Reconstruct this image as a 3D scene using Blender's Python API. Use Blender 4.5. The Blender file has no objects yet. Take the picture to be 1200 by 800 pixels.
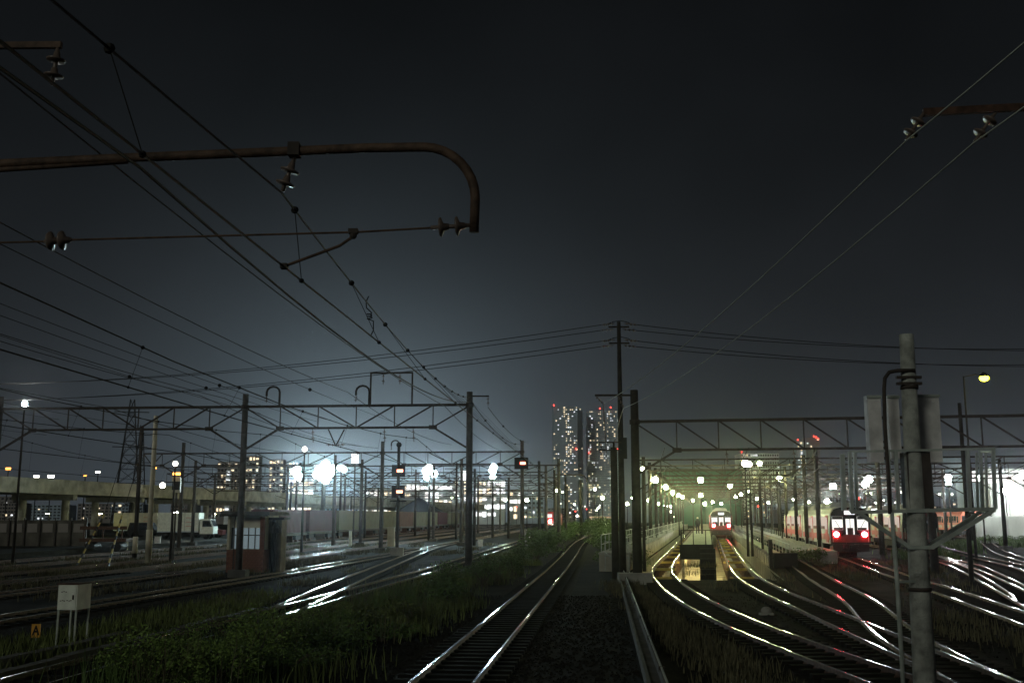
import bpy, math, random
from mathutils import Vector, Matrix
S = bpy.context.scene
COL = S.collection
R = math.radians

# ------------------------------------------------------------------ camera
F, HOR, CZ = 1250.0, 611.0, 2.80          # focal length in photo pixels, horizon row, eye height
PITCH = math.atan((HOR - 400) / F)
cam = bpy.data.objects.new('camera', bpy.data.cameras.new('camera'))
COL.objects.link(cam)
cam.location = (0, 0, CZ)
cam.rotation_euler = (math.pi / 2 + PITCH, 0, 0)
cam.data.sensor_width = 36
cam.data.lens = F / 1200 * 36
cam.data.clip_start = 0.1
cam.data.clip_end = 8000
S.camera = cam

# ------------------------------------------------------------------ render look
S.view_settings.view_transform = 'Standard'
S.view_settings.look = 'None'
S.view_settings.exposure = 0.0
S.view_settings.gamma = 1.0
S.render.engine = 'CYCLES'
S.cycles.use_denoising = True
S.cycles.max_bounces = 4
S.cycles.diffuse_bounces = 2
S.cycles.glossy_bounces = 2
S.cycles.transmission_bounces = 3
S.cycles.volume_bounces = 0
S.cycles.sample_clamp_indirect = 2.0
S.cycles.volume_step_rate = 4.0
S.cycles.caustics_reflective = False
S.cycles.caustics_refractive = False

# ------------------------------------------------------------------ night sky with the city's glow low down
W = bpy.data.worlds.new('World')
S.world = W
W.use_nodes = True
nt = W.node_tree
nt.nodes.clear()
def N(t, **k):
    n = nt.nodes.new(t)
    for a, b in k.items():
        setattr(n, a, b)
    return n
def M(op, a, b=None):
    n = N('ShaderNodeMath', operation=op)
    for i, v in enumerate((a, b)):
        if v is None:
            continue
        if isinstance(v, (int, float)):
            n.inputs[i].default_value = v
        else:
            nt.links.new(v, n.inputs[i])
    return n.outputs[0]
tc = N('ShaderNodeTexCoord')
sep = N('ShaderNodeSeparateXYZ')
nt.links.new(tc.outputs['Generated'], sep.inputs[0])
zc = M('MAXIMUM', sep.outputs['Z'], 0.0)
band = M('MULTIPLY', M('EXPONENT', M('MULTIPLY', zc, -1 / 0.16)), 0.048)
gd = Vector(((430 - 600) / F, 1.0, 0.03)).normalized()         # towards the floodlit freight yard
dot = N('ShaderNodeVectorMath', operation='DOT_PRODUCT')
nt.links.new(tc.outputs['Generated'], dot.inputs[0])
dot.inputs[1].default_value = gd
ang = M('ARCCOSINE', M('MINIMUM', dot.outputs['Value'], 0.99999))
lobe = M('MULTIPLY', M('EXPONENT', M('MULTIPLY', ang, -1 / R(4.0))), 0.42)
noi = N('ShaderNodeTexNoise')
noi.inputs['Scale'].default_value = 5.0
noi.inputs['Detail'].default_value = 3.0
nt.links.new(tc.outputs['Generated'], noi.inputs['Vector'])
var = M('ADD', M('MULTIPLY', noi.outputs[0], 0.9), 0.55)
def rgb(col, v):
    n = N('ShaderNodeVectorMath', operation='SCALE')
    n.inputs[0].default_value = col
    nt.links.new(v, n.inputs['Scale'])
    return n.outputs[0]
def addv(a, b):
    n = N('ShaderNodeVectorMath', operation='ADD')
    nt.links.new(a, n.inputs[0]); nt.links.new(b, n.inputs[1])
    return n.outputs[0]
skyc = addv(rgb((0.86, 0.99, 1.13), M('MULTIPLY', M('ADD', band, 0.0022), var)), rgb((0.74, 1.0, 1.16), lobe))
bg = N('ShaderNodeBackground')
bg.inputs['Strength'].default_value = 1.0
nt.links.new(skyc, bg.inputs['Color'])
nt.links.new(bg.outputs[0], N('ShaderNodeOutputWorld').inputs['Surface'])

# one very dim, broad lamp as the night's only distant light (from behind on the left)
sun = bpy.data.objects.new('sun', bpy.data.lights.new('sun', 'SUN'))
COL.objects.link(sun)
sun.data.energy = 0.37
sun.data.angle = R(12)
sun.data.color = (0.95, 1.0, 0.86)
sun.rotation_euler = Vector((0.50, 0.80, -0.36)).to_track_quat('-Z', 'Y').to_euler()

# ------------------------------------------------------------------ small helpers
def gz(y):
    return 0.006 * min(max(y - 60.0, 0.0), 300.0)
def ray(px, py):
    u, v = (px - 600) / F, (400 - py) / F
    return u, math.cos(PITCH) - v * math.sin(PITCH), math.sin(PITCH) + v * math.cos(PITCH)
def at(px, py, d):
    """world point seen at a photo pixel at ground distance d"""
    a, b, c = ray(px, py)
    return Vector((a / b * d, d, CZ + c / b * d))
def X(px, d):
    return at(px, HOR, d).x
def Z(py, d):
    return at(600, py, d).z

def mat(name, col, rough=0.8, metal=0.0, var=0.35, scale=3.0, bump=0.0, bscale=40.0, spec=0.3, col2=None):
    m = bpy.data.materials.new(name)
    m.use_nodes = True
    t = m.node_tree
    b = t.nodes['Principled BSDF']
    b.inputs['Roughness'].default_value = rough
    b.inputs['Metallic'].default_value = metal
    b.inputs['Specular IOR Level'].default_value = spec
    tcn = t.nodes.new('ShaderNodeTexCoord')
    n = t.nodes.new('ShaderNodeTexNoise')
    n.inputs['Scale'].default_value = scale
    n.inputs['Detail'].default_value = 5
    t.links.new(tcn.outputs['Object'], n.inputs['Vector'])
    r = t.nodes.new('ShaderNodeValToRGB')
    r.color_ramp.elements[0].position = 0.3
    r.color_ramp.elements[1].position = 0.7
    c2 = col2 or tuple(min(1, c * (1 + var)) for c in col)
    r.color_ramp.elements[0].color = tuple(c * (1 - var) for c in col) + (1,)
    r.color_ramp.elements[1].color = tuple(c2) + (1,)
    t.links.new(n.outputs[0], r.inputs[0])
    t.links.new(r.outputs[0], b.inputs['Base Color'])
    if bump:
        n2 = t.nodes.new('ShaderNodeTexNoise')
        n2.inputs['Scale'].default_value = bscale
        n2.inputs['Detail'].default_value = 4
        t.links.new(tcn.outputs['Object'], n2.inputs['Vector'])
        bp = t.nodes.new('ShaderNodeBump')
        bp.inputs['Strength'].default_value = bump
        bp.inputs['Distance'].default_value = 0.05
        t.links.new(n2.outputs[0], bp.inputs['Height'])
        t.links.new(bp.outputs[0], b.inputs['Normal'])
    return m
def glow(name, col, strength, sample=True):
    m = bpy.data.materials.new(name)
    m.use_nodes = True
    t = m.node_tree
    t.nodes.clear()
    e = t.nodes.new('ShaderNodeEmission')
    e.inputs[0].default_value = tuple(col) + (1,)
    e.inputs[1].default_value = strength
    o = t.nodes.new('ShaderNodeOutputMaterial')
    t.links.new(e.outputs[0], o.inputs[0])
    m.cycles.emission_sampling = 'AUTO' if sample else 'NONE'
    return m

MT = {
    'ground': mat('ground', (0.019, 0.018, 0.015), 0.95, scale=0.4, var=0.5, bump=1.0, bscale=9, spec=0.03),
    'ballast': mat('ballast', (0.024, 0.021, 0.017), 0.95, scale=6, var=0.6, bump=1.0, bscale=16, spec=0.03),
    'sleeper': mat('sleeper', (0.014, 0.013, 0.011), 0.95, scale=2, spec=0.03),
    'railtop': mat('railtop', (0.27, 0.265, 0.26), 0.16, 1.0, var=0.06, scale=2),
    'rust': mat('rust', (0.085, 0.045, 0.03), 0.75, scale=9, var=0.5, bump=0.3),
    'steel': mat('steel', (0.055, 0.043, 0.036), 0.75, 0.0, scale=5, var=0.4),
    'pipe': mat('pipe', (0.10, 0.062, 0.042), 0.7, 0.0, scale=7, var=0.55, bump=0.25),
    'galv': mat('galv', (0.40, 0.43, 0.39), 0.6, 0.1, scale=6, var=0.25),
    'eqpole': mat('eqpole', (0.37, 0.375, 0.34), 0.85, scale=6, var=0.5, bump=0.35, bscale=60),
    'darkconc': mat('darkconc', (0.10, 0.095, 0.085), 0.9, scale=2, var=0.3),
    'grime': mat('grime', (0.10, 0.09, 0.075), 0.9, scale=0.8, var=0.5),
    'pole': mat('pole', (0.085, 0.075, 0.065), 0.85, scale=3, var=0.35, bump=0.15),
    'darkpole': mat('darkpole', (0.035, 0.030, 0.026), 0.85, scale=3, var=0.35),
    'conc': mat('conc', (0.33, 0.32, 0.28), 0.9, scale=1.2, var=0.3, bump=0.2),
    'concw': mat('concw', (0.42, 0.40, 0.33), 0.9, scale=0.8, var=0.35, bump=0.2),
    'deck': mat('deck', (0.30, 0.33, 0.24), 0.8, scale=0.9, var=0.3),
    'wire': mat('wire', (0.022, 0.020, 0.018), 0.7, 0.0, var=0.1),
    'palewire': mat('palewire', (0.62, 0.64, 0.56), 0.6, 0.0, var=0.1),
    'copper': mat('copper', (0.06, 0.055, 0.045), 0.6, 0.2, var=0.1),
    'porc': mat('porc', (0.16, 0.12, 0.10), 0.35, spec=0.5, var=0.2),
    'white': mat('white', (0.82, 0.84, 0.74), 0.55, scale=4, var=0.14),
    'panel': mat('panel', (0.70, 0.67, 0.66), 0.6, scale=5, var=0.28),
    'black': mat('black', (0.012, 0.012, 0.013), 0.4, var=0.2),
    'dark': mat('dark', (0.018, 0.018, 0.019), 0.7, var=0.3),
    'brick': mat('brick', (0.15, 0.065, 0.045), 0.85, scale=3, var=0.3),
    'tile': mat('tile', (0.19, 0.085, 0.055), 0.8, scale=14, var=0.25),
    'roof': mat('roof', (0.06, 0.055, 0.05), 0.8),
    'cream': mat('cream', (0.55, 0.50, 0.38), 0.8, scale=1.5, var=0.2),
    'tan': mat('tan', (0.20, 0.165, 0.115), 0.85, scale=2, var=0.35),
    'yellow': mat('yellow', (0.48, 0.36, 0.09), 0.6, var=0.2),
    'orange': mat('orange', (0.70, 0.34, 0.05), 0.6, var=0.15),
    'red': mat('red', (0.52, 0.025, 0.03), 0.35, spec=0.5, var=0.12),
    'salmon': mat('salmon', (0.62, 0.18, 0.11), 0.45, var=0.15),
    'maroon': mat('maroon', (0.16, 0.035, 0.035), 0.6, var=0.3),
    'inox': mat('inox', (0.50, 0.48, 0.44), 0.45, 0.15, var=0.08),
    'greyroof': mat('greyroof', (0.34, 0.34, 0.32), 0.7, var=0.2),
    'glass': mat('glass', (0.02, 0.022, 0.025), 0.08, spec=0.8, var=0.1),
    'leaf': mat('leaf', (0.085, 0.14, 0.036), 0.7, scale=2.0, var=0.5),
    'leaf2': mat('leaf2', (0.125, 0.155, 0.045), 0.75, scale=1.5, var=0.5),
    'leaf3': mat('leaf3', (0.16, 0.24, 0.055), 0.7, scale=3.0, var=0.55),
    'straw': mat('straw', (0.11, 0.10, 0.055), 0.85, scale=1.5, var=0.5),
    'bark': mat('bark', (0.07, 0.055, 0.04), 0.9, var=0.4),
    'tower': mat('tower', (0.44, 0.53, 0.62), 0.8, scale=0.03, var=0.15),
    'towerw': mat('towerw', (0.80, 0.82, 0.82), 0.8, scale=0.03, var=0.1),
    'blockw': mat('blockw', (0.28, 0.25, 0.23), 0.85, scale=0.05, var=0.2),
    'green': mat('green', (0.03, 0.10, 0.07), 0.7, scale=0.2, var=0.25),
    'shed': mat('shed', (0.66, 0.69, 0.66), 0.6, scale=0.3, var=0.12),
    'asph': mat('asph', (0.040, 0.040, 0.037), 0.95, scale=1.0, var=0.3, spec=0.03),
    'wagon': mat('wagon', (0.10, 0.09, 0.075), 0.8, var=0.4),
    'cont1': mat('cont1', (0.09, 0.022, 0.03), 0.6, scale=0.8, var=0.2),
    'cont2': mat('cont2', (0.17, 0.16, 0.09), 0.6, scale=0.8, var=0.2),
    'cont3': mat('cont3', (0.17, 0.085, 0.05), 0.6, scale=0.8, var=0.2),
    'cloth': mat('cloth', (0.03, 0.035, 0.05), 0.9, var=0.2),
    'skin': mat('skin', (0.45, 0.28, 0.2), 0.6, var=0.1),
    'g_flood': glow('g_flood', (0.70, 0.95, 1.0), 640),
    'g_yard': glow('g_yard', (0.93, 1.0, 0.42), 560),
    'g_yard2': glow('g_yard2', (0.96, 1.0, 0.62), 480),
    'g_street': glow('g_street', (1.0, 0.97, 0.03), 22),
    'g_white': glow('g_white', (0.95, 1.0, 0.98), 640),
    'g_small': glow('g_small', (1.0, 0.96, 0.82), 10, False),
    'g_smallg': glow('g_smallg', (0.85, 1.0, 0.62), 14, False),
    'g_smallr': glow('g_smallr', (1.0, 0.06, 0.04), 6, False),
    'g_red': glow('g_red', (1.0, 0.03, 0.04), 320),
    'g_sig': glow('g_sig', (1.0, 0.20, 0.12), 9),
    'g_head': glow('g_head', (1.0, 0.90, 0.80), 120),
    'g_orange': glow('g_orange', (1.0, 0.36, 0.06), 8, False),
    'g_cab': glow('g_cab', (1.0, 0.98, 0.92), 1.15),
    'g_cabin': glow('g_cabin', (1.0, 0.80, 0.68), 0.6),
    'g_hut': glow('g_hut', (0.62, 0.80, 0.86), 0.20),
    'g_win': glow('g_win', (1.0, 0.80, 0.52), 1.6, False),
    'g_winw': glow('g_winw', (0.92, 0.97, 1.0), 1.5, False),
    'g_shop': glow('g_shop', (1.0, 0.95, 0.90), 1.7),
    'g_sign': glow('g_sign', (0.95, 0.98, 1.0), 2.4),
    'g_lobby': glow('g_lobby', (1.0, 0.62, 0.40), 0.8, False),
    'g_pit': glow('g_pit', (1.0, 0.80, 0.32), 130),
    'g_under': glow('g_under', (0.95, 1.0, 0.40), 150),
    'g_truck': glow('g_truck', (1.0, 0.93, 0.66), 330),
}

class MB:
    def __init__(s):
        s.v, s.f, s.m = [], [], []
    def add(s, vs, fs, mi=0):
        o = len(s.v)
        s.v += [tuple(p) for p in vs]
        s.f += [tuple(i + o for i in q) for q in fs]
        s.m += [mi] * len(fs)
        return s
    def box(s, c, d, rz=0.0, mi=0):
        hx, hy, hz = d[0] / 2, d[1] / 2, d[2] / 2
        cs, sn = math.cos(rz), math.sin(rz)
        vs = []
        for z in (-hz, hz):
            for x, y in ((-hx, -hy), (hx, -hy), (hx, hy), (-hx, hy)):
                vs.append((c[0] + x * cs - y * sn, c[1] + x * sn + y * cs, c[2] + z))
        return s.add(vs, [(0, 3, 2, 1), (4, 5, 6, 7), (0, 1, 5, 4), (1, 2, 6, 5), (2, 3, 7, 6), (3, 0, 4, 7)], mi)
    def bar(s, p, q, w, h=None, mi=0):
        p, q = Vector(p), Vector(q)
        h = h or w
        d = (q - p).normalized()
        up = Vector((0, 0, 1)) if abs(d.z) < 0.95 else Vector((0, 1, 0))
        a = d.cross(up).normalized() * w / 2
        b = a.cross(d).normalized() * h / 2
        vs = [p - a - b, p + a - b, p + a + b, p - a + b, q - a - b, q + a - b, q + a + b, q - a + b]
        return s.add(vs, [(0, 3, 2, 1), (4, 5, 6, 7), (0, 1, 5, 4), (1, 2, 6, 5), (2, 3, 7, 6), (3, 0, 4, 7)], mi)
    def tube(s, pts, r, n=6, mi=0, cap=True):
        pts = [Vector(p) for p in pts]
        rs = r if isinstance(r, (list, tuple)) else [r] * len(pts)
        vs, prev = [], None
        for i, p in enumerate(pts):
            d = (pts[min(i + 1, len(pts) - 1)] - pts[max(i - 1, 0)]).normalized()
            if prev is None:
                u = Vector((0, 0, 1)) if abs(d.z) < 0.9 else Vector((1, 0, 0))
                a = d.cross(u).normalized()
            else:
                a = (prev - d * prev.dot(d)).normalized()
            prev = a
            b = d.cross(a)
            for k in range(n):
                t = 2 * math.pi * k / n
                vs.append(p + (a * math.cos(t) + b * math.sin(t)) * rs[i])
        fs = []
        for i in range(len(pts) - 1):
            for k in range(n):
                k2 = (k + 1) % n
                fs.append((i * n + k, i * n + k2, (i + 1) * n + k2, (i + 1) * n + k))
        if cap:
            fs.append(tuple(range(n - 1, -1, -1)))
            fs.append(tuple(range((len(pts) - 1) * n, len(pts) * n)))
        return s.add(vs, fs, mi)
    def prism(s, poly, y0, y1, mi=0):
        """poly in x,z extruded along y"""
        n = len(poly)
        vs = [(x, y0, z) for x, z in poly] + [(x, y1, z) for x, z in poly]
        fs = [tuple(range(n)), tuple(range(2 * n - 1, n - 1, -1))]
        fs += [(i, i + n, (i + 1) % n + n, (i + 1) % n) for i in range(n)]
        return s.add(vs, fs, mi)
    def ball(s, c, r, nu=8, nv=5, mi=0, sz=1.0):
        vs, fs = [], []
        for j in range(nv + 1):
            t = math.pi * j / nv
            for i in range(nu):
                p = 2 * math.pi * i / nu
                vs.append((c[0] + r * math.sin(t) * math.cos(p), c[1] + r * math.sin(t) * math.sin(p), c[2] + r * sz * math.cos(t)))
        for j in range(nv):
            for i in range(nu):
                i2 = (i + 1) % nu
                fs.append((j * nu + i, (j + 1) * nu + i, (j + 1) * nu + i2, j * nu + i2))
        return s.add(vs, fs, mi)
    def build(s, name, m, parent=None, smooth=False):
        me = bpy.data.meshes.new(name)
        me.from_pydata(s.v, [], s.f)
        ms = m if isinstance(m, (list, tuple)) else [m]
        for k in ms:
            me.materials.append(MT[k])
        if len(ms) > 1:
            me.polygons.foreach_set('material_index', s.m)
        if smooth:
            me.polygons.foreach_set('use_smooth', [True] * len(s.f))
        me.update()
        o = bpy.data.objects.new(name, me)
        COL.objects.link(o)
        if parent:
            o.parent = parent
        return o

def tag(o, label=None, cat=None, group=None, kind=None):
    if label: o['label'] = label
    if cat: o['category'] = cat
    if group: o['group'] = group
    if kind: o['kind'] = kind
    return o
def thing(name, loc, rz, label, cat, group=None):
    o = bpy.data.objects.new(name, None)
    COL.objects.link(o)
    o.empty_display_size = 0.3
    o.location = loc
    o.rotation_euler = (0, 0, rz)
    return tag(o, label, cat, group)
def copy_tree(o, parent=None):
    c = o.copy()
    COL.objects.link(c)
    c.parent = parent
    for ch in list(o.children):
        copy_tree(ch, c)
    return c
def smooth_path(pts, step=2.0):
    P = [Vector(p) for p in pts]
    P = [P[0] * 2 - P[1]] + P + [P[-1] * 2 - P[-2]]
    out = []
    for i in range(1, len(P) - 2):
        n = max(1, int((P[i + 1] - P[i]).length / step))
        for k in range(n):
            t = k / n
            a, b, c, d = P[i - 1], P[i], P[i + 1], P[i + 2]
            out.append(0.5 * ((2 * b) + (c - a) * t + (2 * a - 5 * b + 4 * c - d) * t * t + (3 * b - a - 3 * c + d) * t ** 3))
    out.append(P[-2])
    return out
def wirepts(p, q, sag=0.0, n=10):
    p, q = Vector(p), Vector(q)
    return [p.lerp(q, i / n) - Vector((0, 0, sag * 4 * (i / n) * (1 - i / n))) for i in range(n + 1)]

MS = 0.0856        # the main line's direction: dx/dy
YS = 0.18          # the depot tracks' direction
def mx(o, y): return o + MS * y
def yx(o, y): return o + YS * y
random.seed(7)

# ------------------------------------------------------------------ ground (with the inspection pit cut out)
PX0, PX1, PY0, PY1 = -4.3, 3.7, 53.0, 262.0     # pit in depot coordinates
g = MB()
ys = [-90, PY0, 60, PY1, 360, 2550]
for j in range(5):
    y0, y1 = ys[j], ys[j + 1]
    xs = [(-1500, -1500), (yx(PX0, y0), yx(PX0, y1)), (yx(PX1, y0), yx(PX1, y1)), (1500, 1500)]
    for i in range(3):
        if i == 1 and j in (1, 2):
            continue
        (a0, a1), (b0, b1) = xs[i], xs[i + 1]
        g.add([(a0, y0, gz(y0)), (b0, y0, gz(y0)), (b1, y1, gz(y1)), (a1, y1, gz(y1))], [(0, 1, 2, 3)])
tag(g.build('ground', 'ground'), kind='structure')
PD = -1.05
g = MB()
def pitq(x0, y0, z0, x1, y1, z1):
    pass
a, b, c, d = (yx(PX0, PY0), PY0), (yx(PX1, PY0), PY0), (yx(PX1, PY1), PY1), (yx(PX0, PY1), PY1)
m0, m1 = (yx(PX0, 60), 60), (yx(PX1, 60), 60)
def lo(p): return (p[0], p[1], gz(p[1]) + PD)
def hi(p): return (p[0], p[1], gz(p[1]))
g.add([lo(a), lo(b), lo(m1), lo(m0)], [(0, 1, 2, 3)])
g.add([lo(m0), lo(m1), lo(c), lo(d)], [(0, 1, 2, 3)])
for p, q in ((a, b), (b, m1), (m1, c), (c, d), (d, m0), (m0, a)):
    g.add([lo(p), lo(q), hi(q), hi(p)], [(0, 1, 2, 3)])
tag(g.build('inspection_pit', 'concw'), kind='structure')

# ------------------------------------------------------------------ railway tracks
TRACKS = []
def near_track(x, y, lim=1.15):
    for P in TRACKS:
        if not (P[0].y - 1 < y < P[-1].y + 1):
            continue
        xx = None
        for a, b in zip(P, P[1:]):
            if a.y <= y <= b.y:
                xx = a.x + (b.x - a.x) * (y - a.y) / max(1e-6, b.y - a.y)
                break
        if xx is not None and abs(xx - x) < lim:
            return True
    return False
def track(label, pts, i, group=None, y_sl=140, pit=None, smooth=True, r0=None):
    root = thing('railway_track', (0, 0, 0), 0, label, 'track', group)
    P = smooth_path([(x, y, 0) for x, y in pts], 1.6)
    nrm = []
    for k, p in enumerate(P):
        d = (P[min(k + 1, len(P) - 1)] - P[max(k - 1, 0)]).normalized()
        nrm.append(Vector((d.y, -d.x, 0)))
    def stripe(o0, o1, z0, z1, mb, mi):
        vs = []
        for p, n in zip(P, nrm):
            zz = gz(p.y)
            vs += [p + n * o0 + Vector((0, 0, zz + z0)), p + n * o1 + Vector((0, 0, zz + z1))]
        mb.add(vs, [(2 * k, 2 * k + 1, 2 * k + 3, 2 * k + 2) for k in range(len(P) - 1)], mi)
    for s in (-1, 1):
        mb = MB()
        c = s * 0.5335
        stripe(c - 0.026, c + 0.026, 0.17, 0.17, mb, 1)
        stripe(c - 0.034, c - 0.026, 0.13, 0.17, mb, 0)
        stripe(c + 0.034, c + 0.026, 0.13, 0.17, mb, 0)
        stripe(c - 0.065, c - 0.012, 0.03, 0.13, mb, 0)
        stripe(c + 0.065, c + 0.012, 0.03, 0.13, mb, 0)
        mb.build('rail', ['rust', 'railtop'], root)
    if not pit:
        bed = MB()
        t = 0.012 + 0.004 * (i % 8)
        stripe(-1.9, -1.35, -0.12, t, bed, 0)
        stripe(-1.35, 1.35, t, t, bed, 0)
        stripe(1.35, 1.9, t, -0.12, bed, 0)
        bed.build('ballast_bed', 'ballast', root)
    sl = MB()
    acc = 0.0
    for k in range(len(P) - 1):
        L = (P[k + 1] - P[k]).length
        while acc < L:
            p = P[k].lerp(P[k + 1], acc / L)
            if p.y < y_sl and not (pit and p.y > PY0 - 0.3):
                rz = math.atan2(nrm[k].y, nrm[k].x)
                sl.box((p.x, p.y, gz(p.y) + 0.045), (2.0, 0.22, 0.09), rz)
            acc += 0.62
        acc -= L
    if sl.v:
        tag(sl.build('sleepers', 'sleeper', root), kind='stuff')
    TRACKS.append(P)
    return root, P
grpL, grpR = 'main line tracks', 'depot tracks'
T0, P0 = track('single curving track beside the lidded cable trough and weedy verge',
      [(mx(-2.76, -6), -6), (mx(-2.76, 30), 30), (mx(-2.76, 80), 80), (mx(-2.8, 125), 125), (mx(-1.6, 180), 180), (mx(1.5, 240), 240)], 0)
track('shiny rail pair nearest the weedy verge below the left gantry', [(mx(-9.8, y), y) for y in (-8, 30, 80, 150, 260)], 1)
track('crossover track slanting between two straight tracks beside the signals', [(mx(-9.8, 26), 26), (mx(-9.95, 34), 34), (mx(-11.3, 46), 46), (mx(-12.9, 61), 61), (mx(-16.1, 98), 98), (mx(-16.8, 112), 112)], 2)
track('straight track running right in front of the brick hut', [(mx(-16.9, y), y) for y in (4, 40, 80, 150, 260)], 3)
for k, (o, lab) in enumerate(((-22.6, 'dark siding just behind the brick hut'), (-26.8, 'dark siding one beyond the hut siding'), (-31.2, 'siding beside the slim concrete pole and striped stays'), (-35.6, 'siding that carries the container wagons'), (-40.0, 'outermost siding before the service road'))):
    track(lab, [(mx(o, y), y) for y in (18, 60, 120, 200, 330)], 4 + k, grpL, y_sl=60)
R1, PR1 = track('left depot track swinging onto stilts over the inspection pit',
      [(7.6, 4), (6.9, 12), (6.5, 18.5), (6.2, 24.5), (6.08, 30), (6.2, 36), (6.5, 42), (7.05, 49), (8.05, 58.5), (9.85, 70), (yx(-2.7, 90), 90), (yx(-2.7, 150), 150), (yx(-2.7, 300), 300)], 0, pit=True)
R2, PR2 = track('pit track with the red fronted train standing on it',
      [(7.3, 8), (7.9, 18), (8.3, 22.5), (8.62, 26), (8.9, 29), (9.38, 34), (10.2, 43), (11.28, 51.5), (12.75, 60.5), (16.6, 82), (yx(1.9, 120), 120), (yx(1.9, 200), 200), (yx(1.9, 300), 300)], 1, pit=True)
track('track branching from the pit track towards the small grey bollard block', [(7.3, 10), (7.95, 18.5), (8.8, 24), (9.85, 29), (12.0, 38), (14.5, 51), (18.1, 69), (25.4, 108), (yx(6.0, 150), 150), (yx(6.0, 300), 300)], 2)
track('track carrying the lit black and red train', [(11.6, 18), (14.6, 32), (16.8, 42), (19.5, 55), (22.2, 68), (24.4, 79), (yx(10.2, 110), 110), (yx(10.2, 200), 200), (yx(10.2, 300), 300)], 3)
track('curved bright track behind the lattice work box pole', [(12.4, 22), (16.9, 35), (21.8, 49.5), (25.4, 60.5), (29.3, 74), (34.5, 95), (yx(16.0, 130), 130), (yx(16.0, 280), 280)], 4)
track('diverging bright track crossing behind the box pole', [(17.2, 36), (19.5, 41.7), (24.9, 57), (28.2, 67), (30.2, 76), (35, 96), (yx(20.3, 130), 130), (yx(20.3, 280), 280)], 5)
track('track along the lit grass before the salmon railcar', [(22, 42), (29.4, 62), (33.2, 76), (37.4, 92), (45, 118), (60, 165)], 6)
track('track beneath the salmon railcar beside the white panel fence', [(26, 48), (33.6, 70), (40.5, 90), (50.5, 115), (57.5, 132), (62.9, 148), (66.5, 168), (70.1, 188), (75, 215)], 7)

# ------------------------------------------------------------------ insulators, wires, gantries
def insul(p, q, name, parent, r=0.11, discs=2):
    """string insulator from p to q"""
    p, q = Vector(p), Vector(q)
    mb = MB()
    mb.tube([p, q], r * 0.22, 6)
    for k in range(discs):
        t = (k + 0.7) / (discs + 0.4)
        c = p.lerp(q, t)
        d = (q - p).normalized()
        mb.tube([c - d * 0.07, c - d * 0.012, c + d * 0.012, c + d * 0.03], [r * 0.30, r * 0.40, r, r * 0.92], 14)
    return mb.build(name, 'porc', parent, True)

def gantry(label, y0, xa, xb, poles, ztop, depth, ptop, k, npan, mp='pole', group='portal gantries over the tracks', r=0.17, hook=(), flip=0.0, hang=()):
    """beam of two chords with braces on round poles, square to the tracks"""
    root = thing('portal_gantry', (poles[0], y0, gz(y0)), 0, label, 'gantry', group)
    gx, gzz = poles[0], gz(y0)
    def pt(x, z): return Vector((x - gx, -k * (x - gx), z - gzz))
    ends = sorted(poles)
    for x in poles:
        p = pt(x, gzz)
        MB().tube([p, p + Vector((0, 0, ptop - gzz))], [r * 1.12, r * 0.92], 12).build('pole', mp, root, True)
        b = MB()
        b.box(tuple(pt(x, gzz + 0.12)), (0.9, 0.9, 0.5))
        b.build('footing', 'darkconc', root)
        MB().tube([pt(x, ztop + 0.09), pt(x, ztop - 0.12)], r * 1.25, 10).build('collar', 'steel', root)
    w = 0.13
    MB().bar(pt(xa, ztop), pt(xb, ztop), w, w).build('top_chord', 'steel', root)
    segs = [xa] + [x for x in ends if xa < x < xb] + [xb]
    zb = ztop - depth
    for s in range(len(segs) - 1):
        a, b = segs[s], segs[s + 1]
        ia = a + (1.9 if a in ends else 0)
        ib = b - (1.9 if b in ends else 0)
        if ib - ia < 1:
            continue
        MB().bar(pt(ia, zb), pt(ib, zb), w * 0.85, w * 0.85).build('bottom_chord', 'steel', root)
        for (x, xi) in ((a, ia), (b, ib)):
            if x in ends:
                MB().bar(pt(x, ztop - 0.05), pt(xi, zb), 0.07).build('brace', 'steel', root)
                MB().bar(pt(x, zb - 1.15), pt(xi, zb), 0.10).build('knee_brace', 'steel', root)
                MB().box(tuple(pt(xi, zb)), (0.42, 0.04, 0.22)).build('gusset', 'steel', root)
        n = max(2, round((ib - ia) / npan))
        for i in range(n + 1):
            x = ia + (ib - ia) * i / n
            MB().bar(pt(x, zb), pt(x, ztop), 0.055).build('post', 'steel', root)
            if i < n:
                x2 = ia + (ib - ia) * (i + 1) / n
                left = (i < n * flip)
                p1, p2 = (pt(x, ztop), pt(x2, zb)) if left else (pt(x, zb), pt(x2, ztop))
                MB().bar(p1, p2, 0.075).build('brace', 'steel', root)
    for x in hook:
        pts = [pt(x, ztop), pt(x, ztop + 0.75)]
        for i in range(7):
            t = math.pi * i / 6
            pts.append(pt(x - 0.35 + 0.35 * math.cos(t), ztop + 0.75 + 0.3 * math.sin(t)))
        pts.append(pt(x - 0.7, ztop + 0.55))
        MB().tube(pts, 0.06, 6).build('hook_bracket', 'steel', root, True)
        insul(pt(x - 0.7, ztop + 0.55), pt(x - 0.7, ztop + 0.2), 'insulator', root, 0.09)
    for x in hang:
        insul(pt(x, zb), pt(x + 0.05, zb - 0.75), 'insulator', root, 0.10)
    return root

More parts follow.
